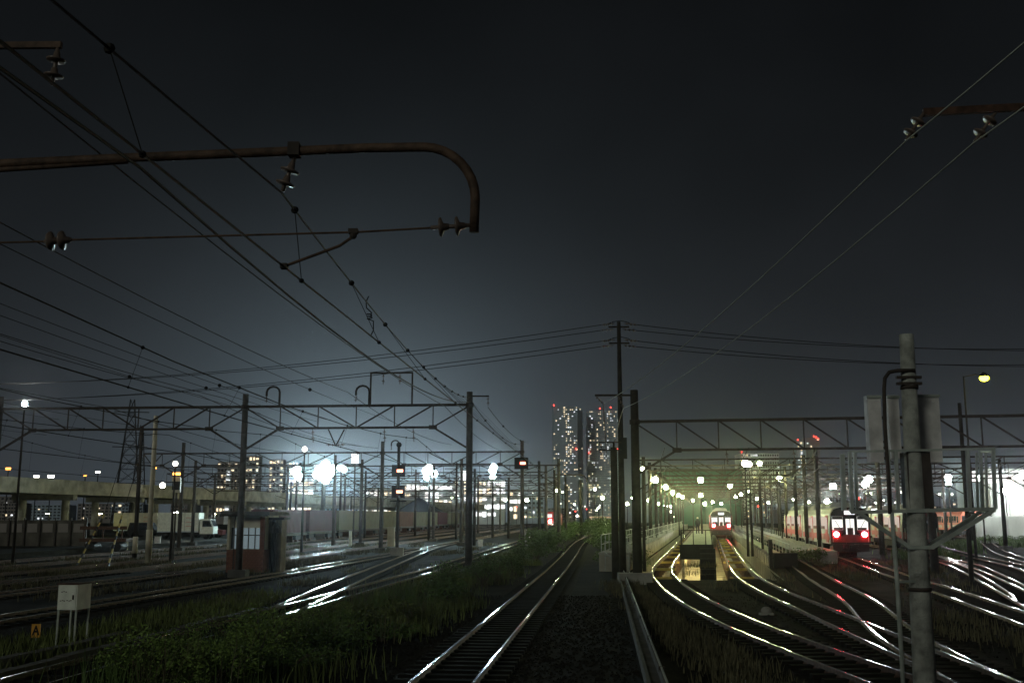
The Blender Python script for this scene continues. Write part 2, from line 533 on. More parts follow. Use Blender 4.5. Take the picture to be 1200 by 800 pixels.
def absorb(sub, target):
    bpy.context.view_layer.update()
    off = Vector(sub.location) - Vector(target.location)
    for ch in list(sub.children):
        ch.parent = target
        ch.location = Vector(ch.location) + off
    bpy.data.objects.remove(sub)
DL = 55.0
xl, xr = X(276, DL), X(549.5, DL)
G1 = gantry('long lattice gantry between the brick hut and the weedy verge, first of its row', DL, X(-60, DL + 1.5), xr, [xr, xl, X(-20, DL + 1.3)], Z(474, DL), 1.15, Z(459, DL), MS, 2.05, flip=0.5,
            hook=(X(318, DL), X(428, DL)), hang=(X(360, DL), X(447, DL), X(482, DL)))
# rectangular frame standing on that beam
fr = thing('wire_support_frame', at(434, 474, DL), 0, 'rectangular frame with two hanging insulators on top of the lattice gantry', 'frame')
w_ = X(484, DL) - X(434, DL)
zf = Z(437, DL) - Z(474, DL)
for a, b in (((0, 0, 0), (0, 0, zf)), ((w_, -0.15, 0), (w_, -0.15, zf)), ((-0.03, 0, zf), (w_ + 0.03, -0.15, zf))):
    MB().bar(a, b, 0.085).build('frame_bar', 'steel', fr)
for x in (w_ * 0.3, w_ * 0.7):
    insul((x, -0.07, zf), (x, -0.07, zf - 0.6), 'insulator', fr, 0.09)
# small arm on the verge pole
ar = thing('pole_arm', (xr, DL, Z(464, DL)), 0, 'short steel arm with an insulator on top of the verge gantry pole', 'bracket')
MB().bar((0.1, 0, 0), (1.0, 0, 0), 0.07).build('arm', 'steel', ar)
insul((0.95, 0, 0), (0.95, 0, -0.5), 'insulator', ar, 0.08)
# hanging triangular drop bracket
db = thing('drop_bracket', at(394, 503, DL), 0, 'V shaped drop bracket with insulators beneath the lattice gantry', 'bracket')
MB().bar((-0.4, 0, 0), (0, 0, -0.85), 0.06).bar((0.42, 0, 0), (0, 0, -0.85), 0.06).build('strut', 'steel', db)
for s in (-1, 1):
    insul((0, 0, -0.8), (s * 0.5, 0, -0.78), 'insulator', db, 0.08)

absorb(fr, G1); absorb(ar, G1); absorb(db, G1)
D2 = 93.0
gantry('second lattice gantry carrying the red signal on its verge pole', D2, X(150, D2), X(612, D2) , [X(612, D2), X(445, D2), X(200, D2)], Z(529, D2), 1.05, Z(516, D2), MS, 2.3, flip=0.5, hook=(X(465, D2),), hang=(X(500, D2), X(540, D2)))
gantry('third lattice gantry behind the pair of red signals', 130, X(180, 130), X(640, 130), [X(640, 130), X(507, 130), X(330, 130)], Z(553, 130), 1.05, Z(545, 130), MS, 2.6, flip=0.5)
gantry('fourth lattice gantry near the floodlight masts', 168, X(230, 168), X(652, 168), [X(652, 168), X(560, 168), X(400, 168)], Z(566, 168), 1.05, Z(560, 168), MS, 2.8, flip=0.5)
gantry('farthest lattice gantry of the left hand row', 206, X(250, 206), X(665, 206), [X(665, 206), X(586, 206), X(440, 206)], Z(575, 206), 1.05, Z(570, 206), MS, 3.0, flip=0.5)

for y_, xa_, lab in ((112, 190, 'lattice gantry between the second and third of the left row'), (149, 215, 'lattice gantry just before the floodlight masts'), (187, 240, 'lattice gantry just behind the floodlight masts'), (232, 280, 'small lattice gantry far behind the floodlight masts'), (262, 300, 'smallest lattice gantry before the bright facades')):
    gantry(lab, y_, X(xa_, y_), X(655, y_), [X(655, y_), X(540, y_), X(420, y_), X(xa_ + 25, y_)], 8.3 + gz(y_), 1.05, 9.0 + gz(y_), MS, 3.0, flip=0.5)
DR = 50.0
xp = X(746, DR)
GR = gantry('wide dark gantry reaching over the depot throat from the tall post pair', DR, xp, X(1330, 46), [xp, X(1330, 46)], Z(494, DR), 1.35, Z(457, DR), YS, 1.95, 'darkpole', 'portal gantries over the depot', r=0.2, flip=1.0, hang=(X(850, DR), X(925, DR)))
for n_, (y, lab) in enumerate(((84, 'depot gantry behind the wide dark gantry'), (94, 'slim depot gantry between the first two behind the wide one'), (104, 'depot gantry above the red fronted train, second behind the wide one'), (116, 'slim depot gantry over the lamp row'), (142, 'depot gantry over the cab of the red fronted train'), (172, 'depot gantry over the rear of the red fronted train'), (208, 'depot gantry before the green sheeted hall'), (250, 'depot gantry beside the green sheeted hall'), (128, 'depot gantry third behind the wide dark one'), (156, 'depot gantry fourth behind the wide dark one'), (190, 'depot gantry fifth behind the wide dark one'), (228, 'depot gantry farthest from the wide dark one'))):
    gantry(lab, y, yx(-5.4, y), yx(26, y), [yx(-5.4, y), yx(8.0, y), yx(26, y)], 7.45 + gz(y) * 0.7, 1.25, 8.2 + gz(y), YS, 2.6, 'darkpole', 'portal gantries over the depot', flip=0.5)

# ------------------------------------------------------------------ near cantilever over the single track
DC = 10.6
def cp(px, py):            # point on the bracket plane square to the main line
    u, b, c = ray(px, py)
    u, c = u / b, c / b
    d = DC / (1 + MS * u)     # y = DC - MS*x
    return Vector((u * d, d, CZ + c * d))
root = thing('cantilever_bracket', (cp(-120, 195).x, cp(-120, 195).y, 0), 0, 'rusty bent pipe cantilever arm with insulators above the single track', 'bracket')
o3 = Vector(root.location)
pa = [cp(-120, 197), cp(0, 192), cp(150, 185), cp(300, 179), cp(430, 173.5), cp(497, 172.5)]
for i in range(1, 9):
    t = i / 8 * math.pi / 2
    pa.append(cp(497 + 60 * math.sin(t), 172.5 + 60 * (1 - math.cos(t))))
pa.append(cp(555.5, 272))
MB().tube([p - o3 for p in pa], 0.050, 12).build('arm_pipe', 'pipe', root, True)
MB().tube([cp(-120, 216) - o3, cp(0, 199) - o3, cp(150, 189) - o3], 0.03, 8).build('brace_pipe', 'pipe', root, True)
MB().tube([Vector((0, 0, 0)), Vector((0, 0, 7.4))], [0.2, 0.16], 14).build('mast', 'pole', root, True)
ib = MB(); ib.tube([cp(346, 178) - o3, cp(344, 190) - o3], 0.022, 6); ib.box(tuple(cp(345, 176) - o3), (0.12, 0.14, 0.14)); ib.build('hanger_clamp', 'steel', root)
insul(cp(344, 188) - o3, cp(331, 224) - o3, 'insulator', root, 0.105, 2)
insul(cp(551, 264) - o3, cp(505, 267) - o3, 'insulator', root, 0.105, 2)
MB().tube([cp(505, 267) - o3, cp(418, 272) - o3, cp(84, 281) - o3], 0.011, 6).build('steady_span', 'pipe', root)
insul(cp(84, 281) - o3, cp(52, 283) - o3, 'insulator', root, 0.105, 2)
MB().tube([cp(52, 283) - o3, cp(-120, 287) - o3], 0.011, 6).build('steady_span', 'pipe', root)
MB().tube([cp(420, 271) - o3, cp(414, 277) - o3, cp(398, 288) - o3, cp(333, 312) - o3], 0.016, 8).build('steady_arm', 'pipe', root)
sc = MB(); sc.ball(cp(414, 276) - o3, 0.04); sc.box(tuple(cp(414, 271) - o3), (0.1, 0.06, 0.05)); sc.box(tuple(cp(333, 312) - o3), (0.07, 0.1, 0.05)); sc.build('wire_clip', 'steel', root)
# little arm at the upper left
r2 = thing('feeder_arm', (cp(-120, 53).x, cp(-120, 53).y, 0), 0, 'short rusty feeder arm with insulator above the bent pipe bracket', 'bracket')
o4 = Vector(r2.location)
MB().bar(cp(-125, 55) - o4, cp(72, 53) - o4, 0.05, 0.07).build('arm', 'pipe', r2)
MB().tube([Vector((-0.22, 0.0, 7.3)), Vector((-0.22, 0.0, 8.2))], 0.12, 10).build('mast_extension', 'pole', r2, True)
insul(cp(68, 56) - o4, cp(61, 100) - o4, 'insulator', r2, 0.105, 2)

absorb(r2, root)
# feeder bracket on the right
DB = 15.2
rb = thing('feeder_bracket', (X(1335, DB), DB, 0), 0, 'reddish steel feeder bracket arm with two double insulators beside the depot throat', 'bracket')
o5 = Vector(rb.location)
MB().bar(at(1082, 132, DB) - o5, at(1345, 118, DB) - o5, 0.08, 0.11).build('arm', 'rust', rb)
MB().tube([(0, 0, 0), (0, 0, 9.6)], [0.22, 0.17], 14).build('mast', 'pole', rb, True)
insul(at(1082, 133, DB) - o5, at(1062, 164, DB) - o5, 'insulator', rb, 0.115, 2)
insul(at(1168, 130, DB) - o5, at(1142, 166, DB) - o5, 'insulator', rb, 0.115, 2)

# ------------------------------------------------------------------ catenaries and wires
def catenary(label, pm, pc, hang=5.0, rw=0.011, cs='wire', group=None, dots=True):
    """messenger pm and contact pc as point lists; hangers between"""
    root = thing('overhead_line', (0, 0, 0), 0, label, 'wire', group)
    MB().tube(pm, rw, 5).build('messenger_wire', 'wire', root)
    MB().tube(pc, rw, 5).build('contact_wire', cs, root)
    def on(P, y):
        for a, b in zip(P, P[1:]):
            if a.y <= y <= b.y:
                return a.lerp(b, (y - a.y) / (b.y - a.y))
        return None
    y = max(pm[0].y, pc[0].y) + 2
    end = min(pm[-1].y, pc[-1].y)
    while y < end:
        a, b = on(pm, y), on(pc, y)
        if a and b:
            h = MB().tube([a, b], 0.005, 4)
            if dots:
                h.ball(a, 0.045, 6, 4)
                h.ball(b, 0.03, 6, 4)
            h.build('hanger', 'wire', root)
        y += hang
    return root
# single track: messenger climbs to the verge pole, contact wire runs on over the track
ins = cp(330, 226); stm = cp(332, 312)
top_v = Vector((xr, DL - 0.15, Z(466, DL)))
def lev(px, py, z):
    a, b, c = ray(px, py)
    return at(px, py, (z - CZ) / (c / b))
pm = [lev(-100, -135, ins.z + 0.05), lev(216, 131, ins.z)] + wirepts(ins, top_v, 0.55, 14)
cdir = Vector((MS, 1, 0))
pc = [stm + cdir * t for t in (-13, -4, 0, 10, 25, 45)] + [stm + cdir * 45 + Vector((MS * t + 0.0004 * t * t, t, gz(55 + t))) for t in (25, 50, 75, 100, 140)]
catenary('near overhead line with ball clips climbing to the verge gantry pole', pm, pc, 4.1, 0.012, 'copper')
w1 = thing('anchor_wire', (0, 0, 0), 0, 'heavy anchor wire running beside the near contact wire up to the verge pole', 'wire')
pstart = cp(165, 197)
MB().tube([cp(165, 197) - (Vector((xr, DL, Z(471, DL))) - cp(165, 197)) * 0.35] + wirepts(cp(165, 197), (xr, DL - 0.18, Z(471, DL)), 0.75, 14), 0.017, 6).build('wire', 'wire', w1)
j = thing('jumper_wire', (0, 0, 0), 0, 'coiled jumper wire linking messenger and contact wire', 'wire')
dj = 22.0
a_, b_ = at(432, 347, dj), at(434, 394, dj)
pts = [a_, a_ + Vector((-0.05, 0, -0.12)), a_ + Vector((-0.04, 0, -0.25))]
for i in range(17):
    t = i / 16
    pts.append(a_.lerp(b_, 0.42 + 0.14 * t) + Vector((0.055 * math.cos(t * 5 * math.pi), 0.055 * math.sin(t * 5 * math.pi), 0)))
pts += [a_.lerp(b_, 0.62) + Vector((0.08, 0, 0)), a_.lerp(b_, 0.85) + Vector((0.07, 0, 0)), b_]
MB().tube(pts, 0.013, 5).build('wire', 'wire', j)
# wires beyond the verge pole
def wire(label, p, q, sag=0.3, r=0.014, m='wire', balls=0, group=None, n=12):
    root = thing('line_wire', (0, 0, 0), 0, label, 'wire', group)
    P = wirepts(p, q, sag, n)
    MB().tube(P, r, 5).build('wire', m, root)
    for i in range(balls):
        c = Vector(p).lerp(Vector(q), (i + 0.6) / (balls + 0.3)); t = (i + 0.6) / (balls + 0.3)
        c.z -= sag * 4 * t * (1 - t)
        MB().ball(c, 0.07, 7, 5).build('wire_clip', 'wire', root)
    return root
ORD8 = 'first second third fourth fifth sixth seventh eighth'.split()
p612 = Vector((X(612, D2), D2, Z(520, D2)))
wire('messenger wire with clips from the verge pole to the signal pole', top_v + Vector((0.1, 0.3, -0.2)), p612, 0.7, 0.02, balls=3)
wire('wire from the short pole arm down to the signal pole', (xr + 0.95, DL, Z(477, DL)), p612 + Vector((0.6, 0, 0.1)), 0.45, 0.018, balls=2)
# left hand tracks: suspended under the gantries
for o, zm, zc_, lab in ((-9.8, 7.0, 5.55, 'overhead line above the shiny rail pair'), (-16.9, 7.15, 5.5, 'overhead line above the track before the hut'), (-22.6, 7.2, 5.5, 'overhead line above the siding behind the hut'), (-31.2, 7.2, 5.5, 'overhead line above the siding with striped stays')):
    m_, c_ = [], []
    for y0, y1 in ((8, 55), (55, 93), (93, 130), (130, 168), (168, 206)):
        for i in range(6):
            y = y0 + (y1 - y0) * i / 6
            t = i / 6
            m_.append(Vector((mx(o + 0.2, y), y, zm - 0.75 * 4 * t * (1 - t) + gz(y))))
    for i, y in enumerate((8, 30, 55, 74, 93, 111, 130, 168, 206)):
        c_.append(Vector((mx(o + 0.2 * (-1) ** i, y), y, zc_ + gz(y))))
    catenary(lab, m_, c_, 6.0, 0.016, 'wire', 'overhead lines of the main yard')
for P, lab in ((PR1, 'overhead line above the left pit track'), (PR2, 'overhead line above the right pit track'), (TRACKS[-5], 'overhead line above the lit train'), (TRACKS[-6], 'overhead line above the branching depot track')):
    m_, c_ = [], []
    for y0, y1 in ((50, 84), (84, 104), (104, 128), (128, 156), (156, 190), (190, 228)):
        for i in range(5):
            y = y0 + (y1 - y0) * i / 5; t = i / 5
            x = next((a.x + (b.x - a.x) * (y - a.y) / (b.y - a.y) for a, b in zip(P, P[1:]) if a.y <= y <= b.y), P[-1].x)
            m_.append(Vector((x, y, 6.2 - 0.5 * 4 * t * (1 - t) + gz(y) * .7)))
            c_.append(Vector((x + 0.1, y, 5.3 + gz(y) * .7)))
    catenary(lab, m_, c_, 7.0, 0.018, 'wire', 'overhead lines of the depot', False)
for o, z, lab in ((-13.2, 9.7, 'feeder wire high between the hut track and the verge track'), (-19.6, 9.4, 'feeder wire high above the brick hut'), (-20.9, 9.55, 'twin feeder wire beside the hut pole'), (-25.5, 8.9, 'feeder wire over the hut sidings'), (-8.2, 9.0, 'thin feeder wire level with the verge pole top')):
    wire(lab, (mx(o, 6), 6, z + 0.2), (mx(o, 55), 55, z - 0.3), 0.5, 0.015, balls=0, group='feeder wires of the main yard')
    wire(lab + ', far span', (mx(o, 55), 55, z - 0.3), (mx(o, 93), 93, z - 0.3), 0.5, 0.018, group='feeder wires of the main yard')
for k, (o, z0, z1) in enumerate(((-11.2, 8.3, 7.9), (-14.6, 8.6, 8.0), (-15.1, 8.5, 7.9), (-18.0, 9.0, 8.3), (-24.0, 8.2, 7.6), (-28.4, 8.6, 8.0), (-29.0, 7.6, 7.2), (-33.0, 8.4, 8.0))):
    wire('thin strand of the %s group of yard wires above the hut sidings' % ORD8[k], (mx(o, 5), 5, z0), (mx(o + .3, 55), 55, z1), 0.4, 0.010, balls=2, group='thin yard wires')
# bright pair of feeder wires to the post by the depot throat
fa, fb = at(707, 473, DR), at(731, 478, DR)
ia, ib_ = at(1062, 165, DB), at(1142, 167, DB)
wire('pale outer feeder wire from the reddish bracket to the post arm tip', ia, fa, 0.35, 0.012, 'palewire')
wire('pale inner feeder wire from the reddish bracket to the post arm', ib_, fb, 0.45, 0.012, 'palewire')
wire('pale outer feeder wire running on behind over the platform end', ia + (ia - fa) * 0.35 + Vector((0, 0, 0.1)), ia, 0.1, 0.012, 'palewire')
wire('pale inner feeder wire running on behind over the platform end', ib_ + (ib_ - fb) * 0.35 + Vector((0, 0, 0.1)), ib_, 0.1, 0.012, 'palewire')
wire('pale wire dropping from the post arm tip to the low post', fa, at(711, 535, 55), 0.05, 0.022, 'palewire')
wire('pale wire swinging from the post to the low post arm', fb, at(719, 527, 55), -0.25, 0.022, 'palewire')
wire('pale loop of wire into the low post', at(711, 536, 55), at(720, 553, 54.6), 0.1, 0.022, 'palewire')
# arm on the depot throat post
pa_ = thing('post_arm', (xp, DR, Z(463, DR)), 0, 'steel arm with two slanted insulators at the top of the depot throat post', 'bracket')
MB().bar((0, 0, 0), (X(699, DR) - xp, 0, 0), 0.08, 0.09).build('arm', 'steel', pa_)
for s, q in ((X(700, DR) - xp, fa), (X(727, DR) - xp, fb)):
    insul((s, 0, -0.03), tuple(q - Vector((xp, DR, Z(463, DR)))), 'insulator', pa_, 0.075, 3)

absorb(pa_, GR)
# ------------------------------------------------------------------ utility pole with crossarms
DU = 56.0
up = thing('utility_pole', (X(729, DU), DU, 0), 0, 'tall slim utility pole with two insulated crossarm tiers beside the depot throat post', 'pole')
MB().tube([(0, 0, 0), (0, 0, Z(377, DU))], [0.19, 0.10], 12).build('shaft', 'darkpole', up, True)
ups = []
for k, py in enumerate((383, 402)):
    z = Z(py, DU)
    MB().bar((-0.55, 0, z), (0.55, 0, z), 0.08).build('crossarm', 'steel', up)
    for s in (-1, 1):
        for e, (dy, dz) in enumerate(((-0.35, 0.12), (0.35, -0.06))):
            q0, q1 = Vector((s * 0.25, dy, z + dz)), Vector((s * 0.95, dy, z + dz - 0.07))
            insul(q0, q1, 'insulator', up, 0.10, 3)
            ups.append((s, k, e, q1 + Vector(up.location)))
    pts = [Vector((-0.7, 0, z + 0.1)), Vector((-0.3, 0, z + 0.28)), Vector((0.1, 0, z + 0.34)), Vector((0.5, 0, z + 0.25)), Vector((0.7, 0, z + 0.1))]
    MB().tube(pts, 0.02, 5).build('jumper', 'wire', up)
MB().box((0.1, 0, Z(525, DU)), (0.42, 0.3, 1.1)).build('cable_box', 'dark', up)
for (s, k, e, q) in ups:
    if s < 0:
        far = Vector((-62, 84, Z(440 + k * 19, 84) - 0.25 + e * 0.25))
        wire('power wire from the utility pole leftwards, %s tier %s strand' % (('upper', 'lower')[k], ('near', 'far')[e]), q, far, 1.6, 0.02, n=20)
    else:
        far = Vector((48, 60, Z(392 + k * 18, 60) - 0.1 + e * 0.45))
        wire('power wire from the utility pole across the depot, %s tier %s strand' % (('upper', 'lower')[k], ('near', 'far')[e]), q, far, 1.1, 0.02, n=20)
lp = thing('low_post', (X(720.5, 54.5), 54.5, 0), 0, 'thick low post with twin bracket arms between utility pole and verge', 'pole')
MB().tube([(0, 0, 0), (0, 0, Z(524, 54.5))], [0.19, 0.17], 12).build('shaft', 'darkpole', lp, True)
for py in (518, 527):
    z = Z(py, 54.5)
    MB().bar((-0.75, 0, z), (0.4, 0, z), 0.06).build('arm', 'steel', lp)
    insul((-0.72, 0, z), (-0.60, 0, z - 0.32), 'insulator', lp, 0.06)
MB().bar((0, 0, Z(518, 54.5)), (0, 0, Z(560, 54.5)), 0.1).build('riser', 'steel', lp)
# base block with hazard stripes under the depot post
hb = thing('post_base', (xp + 0.05, DR - 0.2, 0), 0, 'concrete base block with black and yellow edge stripes below the depot post', 'base')
MB().box((-0.2, 0, 0.25), (1.5, 0.9, 0.5)).build('block', 'conc', hb)
for k in range(6):
    MB().box((0.57, -0.46, 0.06 + k * 0.075), (0.06, 0.02, 0.038)).build('stripe', 'yellow' if k % 2 else 'black', hb)

absorb(hb, GR)
# ------------------------------------------------------------------ pole with white panels and lattice cage
DBX = 12.0
def bp(px, py, dd=0.0): return at(px, py, DBX + dd) - ob
ob = Vector((X(1078, DBX), DBX, 0))
ob = Vector((at(1090, 860, DBX).x - 0.03, DBX, 0))
bx = thing('equipment_pole', ob, 0, 'tapered grey equipment pole with a caged work platform and pale cabinets', 'pole')
tp = bp(1062, 392)
MB().tube([(0, 0, 0), tp], [0.135, 0.078], 20).build('shaft', 'eqpole', bx, True)
for y_ in (454, 690):
    c = Vector((0, 0, 0)).lerp(tp, (Z(y_, DBX)) / tp.z)
    MB().tube([c - Vector((0, 0, .02)), c + Vector((0, 0, .02))], 0.128 if y_ > 600 else 0.10, 16).build('band', 'steel', bx, True)
bb = MB(); c0 = bp(1063, 450); bb.box((c0.x, c0.y - 0.06, c0.z), (0.28, 0.05, 0.03)); bb.box((c0.x, c0.y - 0.06, c0.z + 0.07), (0.28, 0.05, 0.03)); bb.build('clamp', 'steel', bx)
for (x0, x1, yt, yb, dd, rz) in ((1016, 1036, 463, 541, 0.35, 0.0), (1040, 1057, 463, 537, 0.30, 0.0), (1074, 1105, 462, 541, 0.38, -0.02)):
    a, b = bp(x0, yt, dd), bp(x1, yb, dd)
    mb = MB(); mb.box(((a.x + b.x) / 2, a.y + 0.06, (a.z + b.z) / 2), (b.x - a.x, 0.13, a.z - b.z), rz)
    cab = mb.build('cabinet', 'panel', bx)
    tag(MB().box(((a.x + b.x) / 2, a.y - 0.012, a.z - 0.02), (b.x - a.x + 0.02, 0.02, 0.03)).build('lid_rim', 'galv', cab))
def cagebar(a, b, w=0.035):
    MB().bar(a, b, w * 0.78).build('cage_bar', 'galv', bx)
fl, frr = -0.10, 0.75
for dd in (fl, frr):
    k0 = 997 if dd < 0 else 1003
    k1 = 1166 if dd < 0 else 1150
    cagebar(bp(k0, 529, dd), bp(k1, 525.5, dd), 0.03)
    cagebar(bp(k0, 600, dd), bp(k1, 596, dd), 0.05)
    for px in ((997, 1042, 1051, 1135, 1165) if dd < 0 else (1003, 1086, 1150)):
        t = (px - k0) / (k1 - k0)
        cagebar(bp(px - 1.5, 529 - 3.5 * t, dd), bp(px + 1.5, 600 - 4 * t, dd), 0.045)
for px in (1144, 1155):
    cagebar(bp(px, 530, fl + 0.3), bp(px + 2, 597, fl + 0.3), 0.03)
for px, q in ((997, 1003), (1165, 1150)):
    cagebar(bp(px, 529, fl), bp(q, 529, frr), 0.03)
    cagebar(bp(px, 598, fl), bp(q, 598, frr), 0.05)
cagebar(bp(987, 532, 0.3), bp(989, 598, 0.3), 0.06)
cagebar(bp(1008, 602, fl), bp(1066, 641, fl), 0.055)
cagebar(bp(1162, 599, fl), bp(1092, 641, fl), 0.055)
cagebar(bp(1150, 599, frr), bp(1086, 640, 0.1), 0.045)
cagebar(bp(1064, 641, fl), bp(1094, 641, fl), 0.05)
pp = [bp(1072, 434, -0.08), bp(1052, 434, -0.08), bp(1042, 436, -0.08), bp(1037, 443, -0.08), bp(1036, 456, -0.08), bp(1037, 500, -0.08), bp(1041, 560, -0.13), bp(1043, 602, -0.16)]
MB().tube(pp, 0.022, 8).build('conduit', 'steel', bx, True)
MB().tube([bp(1045, 600, -0.16), bp(1052, 690, -0.16), bp(1061, 850, -0.16)], 0.024, 8).build('conduit', 'galv', bx, True)
MB().bar(bp(1054, 681, -0.16), bp(1075, 681, -0.05), 0.03).build('standoff', 'galv', bx)
sgm = MB(); c1 = bp(1081, 562, -0.05)
MB().box((c1.x - 0.03, c1.y + 0.1, c1.z), (0.26, 0.22, 0.62)).build('junction_box', 'steel', bx)

# ------------------------------------------------------------------ lamps
ORD12 = 'first second third fourth fifth sixth seventh eighth ninth tenth eleventh twelfth'.split()
def lamp(name, label, px, py, d, m, group, r=0.16, pole=True, arm=0.0, pm_='darkpole', base=None, sz=0.7):
    """column lamp: pole, arm, hood and glowing bowl at the photo's place"""
    if arm < 0.9: arm = 0.0
    if m in ('g_yard', 'g_yard2'): r *= 0.94
    p = at(px, py, d)
    z0 = gz(d) if base is None else base
    root = thing(name, (p.x - arm, d, z0), 0, label, 'lamp', group)
    h = p.z - z0
    if pole:
        MB().tube([(0, 0, 0), (0, 0, h + (0.15 if arm else -r * 1.2))], [0.11, 0.06], 8).build('pole', pm_, root, True)
    ax = arm if arm else 0.0
    if arm:
        MB().tube([(0, 0, h + 0.1), (ax * 0.6, 0, h + 0.28), (ax, 0, h + 0.22)], 0.035, 6).build('arm', pm_, root)
    if arm >= 0.9 or not pole:
        hd = MB(); hd.tube([(ax, -0.02, h + r * 1.3), (ax, -0.02, h + r * 0.9), (ax, -0.02, h + r * 0.35)], [r * 0.3, r * 0.7, r * 1.25], 10)
        hd.build('lamp_hood', 'dark', root, True)
        MB().ball((ax, -0.05, h), r, 10, 6, sz=sz).build('lamp_bowl', m, root, True)
    else:
        MB().tube([(ax, 0, h - r * 1.35), (ax, 0, h - r * 1.04), (ax, 0, h - r * 1.0)], [r * 0.3, r * 1.2, r * 1.22], 14).build('light_baffle', 'black', root, True)  # added disc that keeps the bowl's light off the pole and ground below
        MB().ball((ax, 0, h), r, 14, 8).build('lamp_bowl', m, root, True)
    return root
yl = ((768, 562, 104), (780, 570.5, 128), (788, 577, 154), (795, 580, 172), (800, 582, 188))
for k, (x, y, d) in enumerate(yl):
    lamp('depot_lamp', '%s greenish lamp of the walkway row counting from the throat post' % ORD12[k], x, y, d, 'g_yard', 'lamps along the railed walkway', 0.30 - 0.008 * k, arm=0.5)
for x, y, d, r, lab in ((821, 562, 118, .30, 'greenish lamp over the pit deck steps'), (821, 580, 165, .32, 'greenish lamp farther along the pit deck'), (855.5, 569, 135, .29, 'greenish lamp above the red fronted train'),
                  (862, 582, 190, .22, 'first of three small greenish lamps past the red fronted train'), (868, 579, 176, .22, 'second of three small greenish lamps past the red fronted train'), (878, 576, 160, .22, 'third of three small greenish lamps past the red fronted train'),
                  (913.5, 560.5, 112, .30, 'bright greenish lamp over the lit train roofs'), (742, 583, 120, .25, 'greenish lamp seen between the two tall posts'), (706, 583, 170, .34, 'greenish lamp over the far end of the weeds'),
                  (697, 573, 190, .26, 'greenish lamp on a tall column beyond the weeds'), (653, 575, 160, .28, 'yellow green lamp above the red locomotive'), (617.5, 585.5, 200, .30, 'yellow green lamp beside the signal pole'), (592, 585.5, 215, .30, 'yellow green lamp over the container wagons'), (753, 549, 62, .10, 'small lamp clinging to the depot throat post'), (760, 586, 200, .25, 'small greenish lamp on the walkway far side')):
    lamp('depot_lamp', lab, x, y, d, random.choice(('g_yard', 'g_yard', 'g_yard2')), 'greenish depot lamps', r * random.uniform(.8, 1.1), arm=0.4)
for x, lab in ((873, 'left half of the twin greenish lamp under the depot gantry'), (890, 'smaller greenish lamp beside the twin lamp under the gantry')):
    lamp('depot_lamp', lab, x, 543, 84.5, 'g_yard', 'greenish depot lamps', .26 if x < 880 else .17, arm=0.3)
lamp('depot_lamp', 'right half of the twin greenish lamp under the depot gantry', 878, 543.5, 84.5, 'g_yard', 'greenish depot lamps', .2, arm=0.3)
for x, y, d, r, lab in ((976, 569.5, 140, .42, 'white floodlight above the lit train roofs'), (969, 587, 165, .34, 'lower white lamp behind the lit train'), (1018, 561.5, 120, .42, 'white floodlight behind the caged platform, upper of a pair'), (1013.5, 567, 120, .36, 'white floodlight behind the caged platform, lower of a pair'), (1111, 560, 125, .40, 'white floodlight right of the equipment pole'), (1112, 567, 125, .28, 'small white floodlight just below the one right of the equipment pole'), (1149, 560, 118, .30, 'white floodlight near the pale shed')):
    lamp('yard_floodlight', lab, x, y, d, 'g_white', 'white depot floodlights', r, arm=0.0)
lamp('street_lamp', 'yellowish street lamp on a slim column above the depot gantry', 1153, 443, 78, 'g_street', None, .34, arm=1.5)
lamp('street_lamp', 'white column lamp behind the left end of the long gantry', 29, 473, 72, 'g_white', None, .17)
lamp('street_lamp', 'small white lamp on the second gantry beam', 357, 526, 93, 'g_small', None, .22, arm=.3)
lamp('street_lamp', 'white lamp above the small lantern signal', 205.5, 543, 75, 'g_small', None, .18, arm=.3)
lamp('street_lamp', 'white lamp on the viaduct parapet behind the hut pole', 283, 574.5, 170, 'g_small', None, .36, base=7.4)
lamp('street_lamp', 'white lamp on the viaduct parapet behind the slim pole', 190.5, 568.5, 150, 'g_small', None, .40, base=7.2)

def floodmast(label, px, py, d, heads, m='g_flood', rr=0.42):
    p = at(px, py, d)
    root = thing('floodlight_mast', (p.x, d, gz(d)), 0, label, 'floodlight', 'floodlight masts of the freight yard')
    h = p.z - gz(d)
    MB().tube([(0, 0, 0), (0, 0, h)], [0.2, 0.12], 10).build('mast', 'darkpole', root, True)
    MB().bar((-1.2, 0, h - 0.35), (1.2, 0, h - 0.35), 0.1).build('lamp_rail', 'dark', root)
    for (dx, dz) in heads:
        hd = MB()
        fx, ty, tz = random.uniform(-.04, .04), -0.997, -0.03
        c0 = Vector((dx, 0.3, h + dz)); ax_ = Vector((fx, ty, tz)).normalized()
        hd.tube([c0 - ax_ * 0.25, c0, c0 + ax_ * rr * 0.55], [rr * 0.5, rr * 1.06, rr * 1.06], 16, cap=False)
        hd.tube([c0 - ax_ * 0.26, c0 - ax_ * 0.25], [rr * 0.5, rr * 0.5], 16)
        hd.build('lamp_head', 'dark', root, True)
        ln = MB()
        ln.tube([c0 + ax_ * 0.02, c0 + ax_ * 0.05, c0 + ax_ * (0.08 + rr * 0.2)], [rr * 0.98, rr * 0.98, rr * 0.3], 16)
        ln.build('lamp_lens', m, root, True)
def crown(w, h, n, seed):  # cluster widened with extra heads so its size stands in for bloom
    q = random.Random(seed); out = []
    while len(out) < n:
        x, z = q.uniform(-1, 1), q.uniform(-1, 1)
        if x * x + z * z < 1:
            x, z = x * w / 2, z * h / 2
            if all((x - a) ** 2 + (z - b) ** 2 > 0.30 for a, b in out) or q.random() < .02:
                out.append((x, z))
    return out
floodmast('bright white floodlight mast before the apartment blocks', 348, 553, 150, crown(.9, 1.6, 5, 1), rr=.45)
floodmast('largest white floodlight cluster beside the tall mast', 381, 553, 140, crown(2.4, 2.0, 10, 2), rr=.5)
